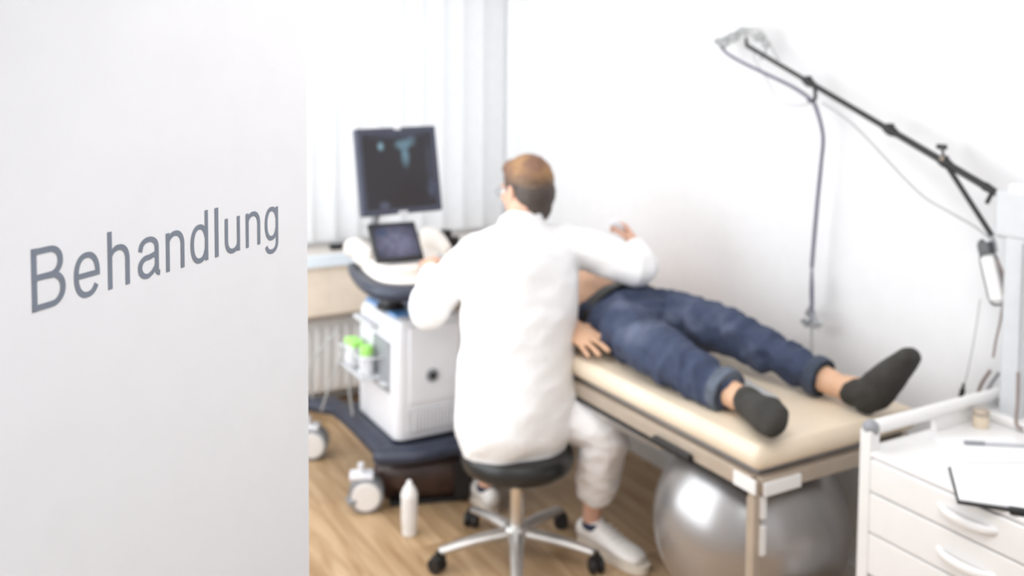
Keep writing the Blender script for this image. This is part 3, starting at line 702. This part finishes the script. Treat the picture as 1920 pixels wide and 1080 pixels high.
# leads
def cable(name, pts, r, m, parent=un):
    bm = B(); tube(bm, [T_(p) for p in pts], r, 6, 8); return obj(name, bm, m, parent)
cable('lead_bundle', [(XB, 2.71, 1.785), (XB, 2.66, 1.745), (XB, 2.58, 1.712), (XB, 2.46, 1.672), (XB, 2.33, 1.628), (XB, 2.25, 1.588), (XB, 2.222, 1.55), (XB, 2.195, 1.47), (XB, 2.20, 1.38), (XB, 2.212, 1.25), (XB, 2.222, 1.12), (XB, 2.228, 1.03)], .0066, M['mauve'])
cable('lead_cable', [(XB+.01, 2.73, 1.79), (XB+.01, 2.68, 1.80), (XB+.01, 2.60, 1.815), (XB+.01, 2.50, 1.80), (XB+.01, 2.47, 1.76), (XB+.01, 2.50, 1.72)], .003, M['lcable'])
cable('lead_cable', [(XB-.01, 2.72, 1.785), (XB-.01, 2.67, 1.77), (XB-.01, 2.60, 1.79), (XB-.01, 2.54, 1.825), (XB-.01, 2.49, 1.80)], .003, M['lcable'])
cable('lead_cable', [(XB, 2.52, 1.755), (XB, 2.515, 1.72), (XB, 2.46, 1.66), (XB, 2.40, 1.585), (XB, 2.32, 1.565), (XB, 2.24, 1.58)], .0022, M['lcable'])
cable('lead_cable', [(XB, 2.72, 1.79), (XB, 2.62, 1.822), (XB, 2.54, 1.832), (XB, 2.48, 1.815), (XB, 2.44, 1.77), (XB, 2.40, 1.72)], .0035, M['lcable'])
cable('lead_cable', [(XB, 2.20, 1.58), (XB, 2.08, 1.52), (XB, 1.96, 1.43), (XB, 1.87, 1.36), (XB, 1.80, 1.315), (XB, 1.72, 1.285), (XB, 1.64, 1.255), (XB, 1.59, 1.225)], .0034, M['lcable'])
for i, dx in enumerate((-.026, -.013, 0, .013, .026)):
    cable('electrode_wire', [(XB, 2.228, 1.04), (XB+dx*.3, 2.226+dx*.5, .96), (XB+dx, 2.222+dx*1.1, .872)], .0030, M['mauve'])
    bm = B(); cyl(bm, T_((XB+dx*1.2, 2.222+dx*1.4, .885+.006*(i % 2))), T_((XB+dx*1.5, 2.222+dx*2.2, .855)), .006, .008, 10); obj('electrode_plug', bm, M['grey'], un)
for i, (dx, dy) in enumerate(((-.012, .03), (.012, -.03), (0, .012), (.0, -.012))):
    bm = B(); cyl(bm, T_((XB+dx, 2.222+dy, .85)), T_((XB+dx*.5, 2.222+dy*.45, .828)), .010, .006, 12); obj('electrode_cup', bm, M['lgrey'] if i % 2 else M['grey'], un)
for dx in (-.008, .008):
    cable('electrode_wire', [(XB+dx*.4, 2.222+dx*.6, .835), (XB+dx, 2.220+dx, .78), (XB+dx, 2.219+dx, .712)], .003, M['lcable'])
# clear suction cups near the boom tip
for i, (y_, z_, r) in enumerate(((2.71, 1.79, .020), (2.675, 1.782, .024), (2.635, 1.805, .024), (2.58, 1.825, .020), (2.50, 1.80, .022), (2.46, 1.775, .016))):
    bm = B(); vs = sph(bm, T_((XB+.004*(-1)**i, y_, z_)), (r*.6, r*1.35, r*.75), u=20, v=12); obj('suction_cup', bm, M['clear'], un, auto=False, smooth=True)
# handset hanging in a hook below the head
ha = thing('handset', 'white handset with a grey rim hanging on the side of the pale column', 'handset', (2.405, 1.575, 1.13))
rx = Matrix.Rotation(math.radians(-17), 3, 'X')
bm = B(); box(bm, (0, 0, -.005), (.022, .042, .125), .010, 4, rx); obj('handset_body', bm, M['white'], ha)
pts = []
for k in range(24):
    a = 2*math.pi*k/24; c, s_ = math.cos(a), math.sin(a)
    pts.append(rx @ V((0, .026*math.copysign(abs(c)**.45, c), -.005+.070*math.copysign(abs(s_)**.35, s_))))
bm = B(); tube(bm, pts+[pts[0], pts[1]], .0035, 2, 8); obj('rim', bm, M['dgrey'], ha)
bm = B(); box(bm, rx @ V((0, 0, .078)), (.03, .036, .035), .006, 2, rx); cyl(bm, rx @ V((0, -.01, .07)), rx @ V((0, .012, .10)), .009); obj('hanger_clip', bm, M['dgrey'], ha)
bm = B(); tube(bm, [V((0, -.012, .05)), V((0, -.032, -.0)), V((0, -.028, -.10)), V((0, -.016, -.17)), V((0, -.01, -.22))], .0035); obj('cord', bm, M['bcable'], ha)
bm = B(); tube(bm, [V((0, .035, -.07)), V((0, .045, -.16)), V((0, .062, -.27)), V((0, .075, -.33))], .0016); co_ = obj('plug_cord', bm, M['lcable'], ha)
bm = B(); cyl(bm, (0, .077, -.335), (0, .086, -.375), .0075, .006); cyl(bm, (0, .075, -.318), (0, .077, -.335), .004); obj('plug', bm, M['black'], ha)
cable('power_cord', [(PX-.03, 1.475, .90), (PX-.035, 1.47, .83), (PX-.05, 1.462, .77), (PX-.06, 1.44, .765)], .0045, M['bcable'])
for (y_, n_) in ((1.625, 'rear_cord'), (1.60, 'rear_cord')):
    cable(n_, [(2.44, y_-.03, .86), (2.44, y_, .80), (2.44, y_+.01, .72), (2.44, y_+.02, .60)], .005, M['bcable'] if y_ > 1.61 else M['grey'])

# ------------------------------------------------------------ people
def hand(bm, w, d, n, thumb, curl=.25, spread=.12, sc=1.0):
    """w wrist, d towards the fingers, n out of the back of the hand, thumb = +1/-1 side"""
    d = V(d).normalized(); n = V(n); n = (n-d*n.dot(d)).normalized(); s = d.cross(n)*thumb; w = V(w)
    P = lambda a, b, c: w+(d*a+s*b+n*c)*sc
    loft(bm, [(*P(-.03, 0, 0), .026*sc, .020*sc), (*P(.01, 0, 0), .030*sc, .018*sc), (*P(.05, .002, 0), .041*sc, .017*sc), (*P(.092, 0, .002), .040*sc, .013*sc)], s, 4, 18)
    for off, L, r in ((.031, .074, .0088), (.0105, .083, .0090), (-.010, .077, .0086), (-.030, .060, .0076)):
        p = P(.088, off, .001); a = spread*off/.03; dd_ = (d*math.cos(a)+s*math.sin(a)); ax = curl*.6
        pts = [(*(p-dd_*.02), r*sc)]; pts.append((*p, r*sc*1.05))
        for f_ in (.45, .32, .23):
            v_ = dd_*math.cos(ax)-n*math.sin(ax); p = p+v_*L*f_*sc; pts.append((*p, r*sc*(.95 if f_ > .3 else .85))); ax += curl
        limb(bm, pts, 3, 12)
    p = P(.012, .022, -.004); pts = [(*p, .015*sc)]
    for (a, L, r) in ((.85, .042, .0135), (.60, .034, .0112), (.45, .026, .0095)):
        v_ = d*math.cos(a)+s*math.sin(a)-n*.25*(1+curl); p = p+v_.normalized()*L*sc; pts.append((*p, r*sc))
    limb(bm, pts, 3, 12)
def head(bm, c, f, u, sc=1.0):
    """adds skull, face, ears; c centre of skull, f facing, u up; returns placing function"""
    f = V(f).normalized(); u = V(u); u = (u-f*u.dot(f)).normalized(); s = f.cross(u)
    R = Matrix((s, f, u)).transposed(); P = lambda a, b, c_: V(c)+R @ V((a, b, c_))*sc
    sph(bm, P(0, -.012, .022), (.076*sc, .097*sc, .093*sc), R)
    sph(bm, P(0, .030, -.035), (.064*sc, .068*sc, .080*sc), R)
    sph(bm, P(0, .058, -.088), (.038*sc, .034*sc, .028*sc), R)
    for q in (-1, 1):
        loft(bm, [(*P(q*.058, .000, -.035), .014, .02), (*P(q*.052, .025, -.072), .014, .018), (*P(q*.028, .062, -.096), .014, .014)], s, 4, 12)
        sph(bm, P(q*.077, -.006, -.012), (.008*sc, .020*sc, .033*sc), R @ Matrix.Rotation(q*.35, 3, 'Z'), 14, 10)
        sph(bm, P(q*.036, .076, -.028), (.022*sc, .018*sc, .016*sc), R, 12, 8)
        sph(bm, P(q*.030, .080, .014), (.026*sc, .014*sc, .008*sc), R, 12, 8)
    loft(bm, [(*P(0, .086, .002), .008, .010), (*P(0, .106, -.028), .010, .012), (*P(0, .110, -.040), .014, .011)], s, 4, 12)
    sph(bm, P(0, .092, -.066), (.024*sc, .012*sc, .007*sc), R, 12, 8); sph(bm, P(0, .090, -.077), (.021*sc, .012*sc, .008*sc), R, 12, 8)
    return P, R
def face_parts(P, R, parent):
    for q in (-1, 1):
        bm = B(); sph(bm, P(q*.032, .084, -.006), .0125); e_ = obj('eye', bm, M['eye'], parent, auto=False)
        bm = B(); sph(bm, P(q*.032, .0935, -.006), .0052); obj('iris', bm, M['iris'], e_, auto=False)
    bm = B(); sph(bm, P(0, .1005, -.071), (.021, .006, .005), R, 16, 8); obj('mouth', bm, M['lip'], parent, auto=False)

# hair material: brown, fairer on the crown, short dark sides
def hair_mat(name, top, low, zc, fair):
    m = bpy.data.materials.new(name); m.use_nodes = True; nt = m.node_tree; b = nt.nodes['Principled BSDF']; b.inputs['Roughness'].default_value = .55
    tc = nt.nodes.new('ShaderNodeTexCoord'); mp = nt.nodes.new('ShaderNodeMapping'); mp.inputs['Scale'].default_value = (14, 14, 40)
    nt.links.new(tc.outputs['Object'], mp.inputs['Vector'])
    nz = nt.nodes.new('ShaderNodeTexNoise'); nz.inputs['Scale'].default_value = 1.6; nz.inputs['Detail'].default_value = 5; nt.links.new(mp.outputs[0], nz.inputs['Vector'])
    sp = nt.nodes.new('ShaderNodeSeparateXYZ'); nt.links.new(tc.outputs['Object'], sp.inputs[0])
    ad = nt.nodes.new('ShaderNodeMath'); ad.operation = 'MULTIPLY_ADD'; ad.inputs[1].default_value = .06; nt.links.new(nz.outputs['Fac'], ad.inputs[0]); nt.links.new(sp.outputs['Z'], ad.inputs[2])
    mr = nt.nodes.new('ShaderNodeMapRange'); mr.inputs['From Min'].default_value = zc; mr.inputs['From Max'].default_value = zc+.055; nt.links.new(ad.outputs[0], mr.inputs['Value'])
    mx = nt.nodes.new('ShaderNodeMix'); mx.data_type = 'RGBA'; mx.inputs['A'].default_value = (*low, 1)
    m2 = nt.nodes.new('ShaderNodeMix'); m2.data_type = 'RGBA'; m2.inputs['A'].default_value = (*top, 1); m2.inputs['B'].default_value = (*fair, 1)
    n3 = nt.nodes.new('ShaderNodeTexNoise'); n3.inputs['Scale'].default_value = 11; nt.links.new(tc.outputs['Object'], n3.inputs['Vector'])
    r3 = nt.nodes.new('ShaderNodeMapRange'); r3.inputs['From Min'].default_value = .42; r3.inputs['From Max'].default_value = .62; nt.links.new(n3.outputs['Fac'], r3.inputs['Value'])
    nt.links.new(r3.outputs[0], m2.inputs['Factor']); nt.links.new(m2.outputs['Result'], mx.inputs['B'])
    nt.links.new(mr.outputs[0], mx.inputs['Factor']); nt.links.new(mx.outputs['Result'], b.inputs['Base Color'])
    bp_ = nt.nodes.new('ShaderNodeBump'); bp_.inputs['Strength'].default_value = .7; bp_.inputs['Distance'].default_value = .004
    nt.links.new(nz.outputs['Fac'], bp_.inputs['Height']); nt.links.new(bp_.outputs[0], b.inputs['Normal'])
    return m

# ---- doctor on the stool, seen from behind
doc = thing('person', 'person in a white coat and white trousers sitting on the black stool with back turned', 'person', (0, 0, 0))
HC = V((1.720, 2.920, 1.252)); HF = V((-.13, .97, -.10)); HU = V((0, .10, 1))
Ls, Le, Lh = V((1.475, 2.865, 1.045)), V((1.370, 2.985, .845)), V((1.478, 3.195, .955))
Rs, Re, Rh = V((1.845, 2.840, 1.055)), V((2.032, 2.675, .985)), V((2.172, 2.858, 1.018))
bm = B()
P_, R_ = head(bm, HC, HF, HU)
limb(bm, [(1.665, 2.86, 1.06, .07), (1.678, 2.872, 1.14, .058), (1.702, 2.895, 1.20, .058), (1.718, 2.915, 1.25, .06)])
loft(bm, [(1.60, 2.78, .50, .17, .12), (1.605, 2.78, .60, .15, .10), (1.62, 2.79, .75, .145, .095), (1.64, 2.81, .92, .17, .105), (1.655, 2.84, 1.04, .16, .09), (1.66, 2.855, 1.10, .09, .06)], (1, 0, 0))
limb(bm, [(*Ls, .055), (*((Ls+Le)/2), .047), (*Le, .040), (*((Le+Lh)/2), .036), (*Lh, .026)])
limb(bm, [(*Rs, .055), (*((Rs+Re)/2), .047), (*Re, .040), (*((Re+Rh)/2), .036), (*Rh, .026)])
hand(bm, Lh, (.30, .9, -.10), (-.2, .1, 1), 1, .22)
hand(bm, Rh, (-.10, .62, .60), (.75, -.3, .6), -1, .85, .05, .9)
RK, RA = V((1.838, 2.58, .47)), V((1.858, 2.680, .13)); LK, LA = V((1.700, 3.12, .47)), V((1.672, 3.115, .14))
limb(bm, [(1.68, 2.80, .50, .08), (1.77, 2.68, .49, .07), (*RK, .052), (*((RK+RA)/2), .045), (*RA, .034), (1.865, 2.685, .07, .036)])
limb(bm, [(1.52, 2.84, .50, .08), (1.60, 2.98, .49, .07), (*LK, .052), (*((LK+LA)/2), .045), (*LA, .034), (1.675, 3.115, .07, .036)])
def foot(bm, heel, toe, r=1.0, zs=0):
    h, t = V(heel), V(toe); d = (t-h); s = V((-d.y, d.x, 0)).normalized()
    loft(bm, [(*(h+V((0, 0, .040))), .030*r, .034*r), (*(h+d*.25+V((0, 0, .045))), .033*r, .040*r), (*(h+d*.55+V((0, 0, .032))), .040*r, .028*r), (*(h+d*.82+V((0, 0, .024))), .042*r, .022*r), (*(h+d*.93+V((0, 0, .020))), .034*r, .016*r)], s, 4, 16)
Rheel, Rtoe = V((1.858, 2.715, .012)), V((1.918, 2.478, .012)); Lheel, Ltoe = V((1.672, 3.085, .012)), V((1.70, 3.33, .012))
foot(bm, Rheel, Rtoe, .9); foot(bm, Lheel, Ltoe, .9)
fuse('body', bm, M['skin'], doc, .0045, 5)
face_parts(P_, R_, doc)
# hair
bm = B()
sph(bm, P_(0, -.018, .034), (.083, .101, .093), R_); sph(bm, P_(0, -.048, -.010), (.077, .072, .082), R_); sph(bm, P_(.0, .045, .075), (.060, .050, .038), R_)
sph(bm, P_(0, -.058, -.068), (.060, .040, .050), R_)
o = fuse('hair', bm, hair_mat('brown_hair', (.19, .095, .055), (.062, .046, .038), 1.295, (.33, .18, .075)), doc, .004, 4, lambda p, n_: .0022*noise.noise(p*60)+.002*noise.noise(p*140))
# glasses
gl = B()
for q in (-1, 1):
    pts = [P_(q*.034+.024*math.cos(a), .104, -.008+.018*math.sin(a)) for a in [2*math.pi*k/14 for k in range(15)]]
    tube(gl, pts, .0018, 2, 6); tube(gl, [P_(q*.058, .102, -.004), P_(q*.080, .085, -.002), P_(q*.084, .03, .0), P_(q*.083, -.012, -.002)], .002, 3, 6)
tube(gl, [P_(-.010, .105, -.004), P_(0, .108, -.001), P_(.010, .105, -.004)], .0018, 3, 6)
obj('eyeglasses', gl, M['grey'], doc)
# coat
bm = B()
loft(bm, [(1.592, 2.762, .425, .205, .17), (1.592, 2.760, .47, .222, .185), (1.596, 2.762, .56, .222, .180), (1.606, 2.775, .68, .212, .165), (1.620, 2.79, .80, .212, .160), (1.640, 2.81, .93, .222, .152), (1.655, 2.835, 1.03, .215, .13), (1.664, 2.850, 1.085, .170, .100), (1.672, 2.862, 1.118, .095, .078)], (1, 0, 0), 6, 40)
limb(bm, [(1.655, 2.865, 1.09, .055), (1.55, 2.862, 1.075, .055), (1.475, 2.865, 1.05, .06)]); limb(bm, [(1.69, 2.862, 1.09, .055), (1.79, 2.852, 1.08, .055), (1.85, 2.84, 1.06, .06)])
def mid(a, b, t): return a+(b-a)*t
limb(bm, [(*(Ls+V((.03, 0, .005))), .074), (*mid(Ls, Le, .4), .070), (*mid(Ls, Le, .8), .066), (*(Le+V((-.01, .0, -.01))), .066), (*mid(Le, Lh, .35), .060), (*mid(Le, Lh, .74), .046)])
limb(bm, [(*(Rs+V((-.03, 0, .0))), .076), (*mid(Rs, Re, .35), .076), (*mid(Rs, Re, .8), .072), (*(Re+V((.008, -.012, -.0))), .070), (*mid(Re, Rh, .3), .066), (*mid(Re, Rh, .80), .050)])
f1 = folds(.009, 3.2, 3.2, 5.5, 3); f2 = folds(.0045, 7, 7, 9, 8)
fuse('coat', bm, M['coat'], doc, .006, 7, lambda p, n_: f1(V((p.x+p.z*.55, p.y, p.z-.6*p.x)), n_)+f2(V((p.x, p.y+.7*p.z, p.z)), n_))
bm = B(); loft(bm, [(1.672, 2.862, 1.100, .092, .080), (1.676, 2.868, 1.135, .080, .074), (1.682, 2.874, 1.158, .075, .070), (1.682, 2.875, 1.163, .070, .066)], (1, 0, 0), 4, 32, caps=False)
obj('collar', bm, M['coat'], doc, auto=False)
# trousers
bm = B()
limb(bm, [(1.68, 2.80, .50, .095), (1.77, 2.68, .49, .092), (*(RK+V((0, 0, -.005))), .084), (*mid(RK, RA, .3), .082), (*mid(RK, RA, .6), .077), (*mid(RK, RA, .70), .071)])
limb(bm, [(1.52, 2.84, .50, .095), (1.60, 2.98, .49, .088), (*LK, .078), (*mid(LK, LA, .35), .074), (*mid(LK, LA, .65), .068), (*mid(LK, LA, .82), .062)])
sph(bm, (1.60, 2.79, .50), (.17, .13, .085))
fuse('trousers', bm, M['trouser'], doc, .006, 6, folds(.007, 10, 10, 14, 1))
for (hh, tt, aa) in ((Rheel, Rtoe, RA), (Lheel, Ltoe, LA)):
    z0 = V((0, 0, -.012)); d = (tt-hh).normalized()
    bm = B(); foot(bm, hh+V((0, 0, .004))-d*.008, tt+d*.012+V((0, 0, .004)), 1.14); limb(bm, [(*(hh+d*.03+V((0, 0, .05))), .040), (*(hh+d*.035+V((0, 0, .078))), .040)])
    for v in bm.verts: v.co.z = max(v.co.z, .012)
    sh_ = fuse('shoe', bm, M['shoe'], doc, .004, 3)
    bm = B(); pts = []
    s_ = V((-d.y, d.x, 0)); L = (tt-hh).length
    prof = [(-.03, .0), (-.025, .022), (0, .034), (.08, .036), (.15, .044), (.21, .046), (.25, .036), (.272, .018), (.277, 0)]
    o1 = [hh+d*a+s_*b for a, b in prof]+[hh+d*a-s_*b for a, b in prof[-2:0:-1]]
    lo = [bm.verts.new((p.x, p.y, .0)) for p in o1]; hi = [bm.verts.new((p.x, p.y, .026)) for p in o1]; n = len(o1)
    for k in range(n): bm.faces.new((lo[k], lo[(k+1) % n], hi[(k+1) % n], hi[k]))
    bm.faces.new(lo[::-1]); bm.faces.new(hi); obj('sole', bm, M['sole'], sh_)
    bm = B(); c = hh+d*.035; lathe(bm, [(.040, .075), (.043, .085), (.041, .098), (.036, .100)], (c.x, c.y, 0)); obj('lining', bm, M['navyf'], sh_)
    bm = B()
    for i in range(4):
        c = hh+d*(.095+i*.022); tube(bm, [c+s_*.028+V((0, 0, .082-i*.008)), c+V((0, 0, .093-i*.009)), c-s_*.028+V((0, 0, .082-i*.008))], .003, 3, 6)
    obj('laces', bm, M['gel'], sh_)
# probe in hand
pr = thing('ultrasound_probe', 'white ultrasound probe held in the right hand of the person in the white coat', 'probe', (0, 0, 0))
pc = Rh+V((-.035, .05, .055))
bm = B(); limb(bm, [(*(pc+V((-.045, -.005, .03))), .016), (*pc, .014), (*(pc+V((.05, .02, -.05))), .012)]); fuse('probe_body', bm, M['plastic'], pr, .003, 3)
bm = B(); tube(bm, [pc+V((.05, .02, -.05)), pc+V((.07, .06, -.12)), pc+V((.03, .16, -.14)), pc+V((-.05, .3, -.10))], .004); obj('cable', bm, M['lgrey'], pr)

# ---- patient on the couch
pa = thing('person', 'bare-bellied person in blue jeans and black socks lying on the cream couch', 'person', (0, 0, 0))
NH, NK, NA = V((1.950, 2.71, .795)), V((1.858, 2.325, .800)), V((1.878, 1.990, .755))
FH, FK, FA = V((2.125, 2.71, .795)), V((2.150, 2.345, .825)), V((2.200, 1.925, .760))
bm = B()
P2, R2 = head(bm, (2.06, 3.50, .845), (0, -.15, 1), (0, 1, .15))
limb(bm, [(2.06, 3.28, .79, .06), (2.06, 3.36, .79, .056), (2.06, 3.44, .80, .06)])
loft(bm, [(2.035, 2.66, .80, .140, .080), (2.04, 2.78, .802, .160, .100), (2.05, 2.94, .812, .165, .118), (2.06, 3.14, .81, .185, .108), (2.06, 3.25, .80, .165, .085), (2.06, 3.31, .79, .09, .06)], (1, 0, 0), 6, 30)
limb(bm, [(1.89, 3.22, .79, .055), (1.82, 3.08, .775, .047), (1.795, 2.95, .77, .040), (1.800, 2.82, .775, .036), (1.812, 2.735, .785, .028)])
limb(bm, [(2.23, 3.22, .79, .055), (2.31, 3.08, .765, .047), (2.335, 2.95, .752, .040), (2.31, 2.80, .752, .036), (2.30, 2.70, .752, .027)])
hand(bm, (1.795, 2.735, .782), (.03, -1, -.15), (-.4, 0, 1), -1, .10, .18, 1.15)
hand(bm, (2.30, 2.70, .748), (-.02, -1, -.06), (.15, 0, 1), 1, .14)
limb(bm, [(*NH, .070), (*mid(NH, NK, .5), .066), (*NK, .055), (*mid(NK, NA, .4), .05), (*NA, .038)])
limb(bm, [(*FH, .070), (*mid(FH, FK, .5), .066), (*FK, .055), (*mid(FK, FA, .4), .05), (*FA, .038)])
def pfoot(bm, ank, heel, ball, toe, side, r=1.0):
    loft(bm, [(*heel, .032*r, .034*r), (*mid(V(heel), V(ball), .35), .037*r, .046*r), (*ball, .045*r, .038*r), (*mid(V(ball), V(toe), .75), .040*r, .026*r)], side, 5, 18)
    limb(bm, [(*ank, .037*r), (*mid(V(ank), mid(V(heel), V(ball), .3), .6), .038*r), (*mid(V(heel), V(ball), .35), .036*r)])
# far foot points up; near foot has fallen outwards
fo = dict(ank=FA+V((.0, -.03, .0)), heel=V((2.200, 1.815, .743)), ball=V((2.222, 1.742, .843)), toe=V((2.245, 1.690, .915)), side=V((1, .1, 0)))
no = dict(ank=NA+V((0, -.03, 0)), heel=V((1.888, 1.940, .742)), ball=V((1.826, 1.820, .768)), toe=V((1.792, 1.745, .776)), side=V((.45, -.2, .85)))
pfoot(bm, **fo); pfoot(bm, **no)
for v in bm.verts: v.co.z = max(v.co.z, CT+.0075)
fuse('body', bm, M['skinp'], pa, .0045, 5)
face_parts(P2, R2, pa)
bm = B(); sph(bm, P2(0, -.02, .035), (.082, .095, .092), R2); sph(bm, P2(0, -.05, -.01), (.074, .066, .080), R2)
fuse('hair', bm, M['bag'], pa, .005, 3)
# jeans
bm = B()
loft(bm, [(2.035, 2.775, .80, .172, .109), (2.032, 2.70, .80, .182, .108), (2.030, 2.61, .80, .180, .100)], (1, 0, 0), 6, 30)
limb(bm, [(*(NH+V((.01, -.04, 0))), .104), (*mid(NH, NK, .45), .096), (*mid(NH, NK, .8), .088), (*NK, .082), (*mid(NK, NA, .35), .078), (*mid(NK, NA, .70), .068), (*mid(NK, NA, .80), .064)])
limb(bm, [(*(FH+V((-.01, -.04, 0))), .106), (*mid(FH, FK, .45), .094), (*mid(FH, FK, .8), .084), (*FK, .078), (*mid(FK, FA, .35), .070), (*mid(FK, FA, .70), .060), (*mid(FK, FA, .82), .057)])
for v in bm.verts: v.co.z = max(v.co.z, CT+.008)
fuse('jeans', bm, M['denim'], pa, .006, 5, lambda p, n_: folds(.018, 5, 12, 8, 2)(p, n_)+folds(.007, 14, 22, 14, 5)(p, n_))
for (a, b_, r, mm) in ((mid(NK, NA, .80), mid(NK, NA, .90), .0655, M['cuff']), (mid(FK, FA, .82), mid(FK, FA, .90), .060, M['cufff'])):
    bm = B(); d = (b_-a)
    loft(bm, [(*a, r*.99, r*.99), (*mid(a, b_, .3), r*1.03, r*1.03), (*b_, r, r), (*b_, r*.86, r*.86), (*mid(a, b_, .3), r*.8, r*.8)], (1, 0, 0), 3, 28, caps=False)
    for v in bm.verts: v.co.z = max(v.co.z, CT+.009)
    obj('trouser_cuff', bm, mm, pa, auto=False)
# fly and pocket seams as belt details
bm = B(); rings = []
for (dy, k) in ((.0, .98), (.004, 1.045), (.046, 1.045), (.050, .98)):
    y_ = 2.722+dy
    ring = []
    for j in range(40):
        a = 2*math.pi*j/40; x_ = 2.036+.172*k*math.cos(a); z_ = .80+.110*k*math.sin(a)
        ring.append(bm.verts.new((x_, y_+.012*math.sin(a)-.012, max(z_, CT+.008))))
    rings.append(ring)
for a, b_ in zip(rings, rings[1:]):
    for j in range(40): bm.faces.new((a[j], a[(j+1) % 40], b_[(j+1) % 40], b_[j]))
be = obj('belt', bm, M['belt'], pa, auto=False)
bm = B(); box(bm, (2.04, 2.748, .917), (.050, .044, .008), .003); obj('buckle', bm, M['steel'], be)
# socks
def sock(f, ank2):
    bm = B(); r = 1.14
    pfoot(bm, **{**f, 'ank': ank2}, r=r)
    return fuse('sock', bm, M['sock'], pa, .004, 4, lambda p, n_: .0018*noise.noise(p*45))
sock(fo, FA+V((.002, -.062, -.004))); sock(no, NA+V((.004, -.030, 0)))
pi = thing('pillow', 'small white pillow under the lying patient\'s head at the far end of the couch', 'pillow', (2.06, 3.53, CT+.004))
bm = B(); box(bm, (0, 0, .018), (.42, .28, .036), .02, 4); obj('pillow_body', bm, M['paper'], pi)
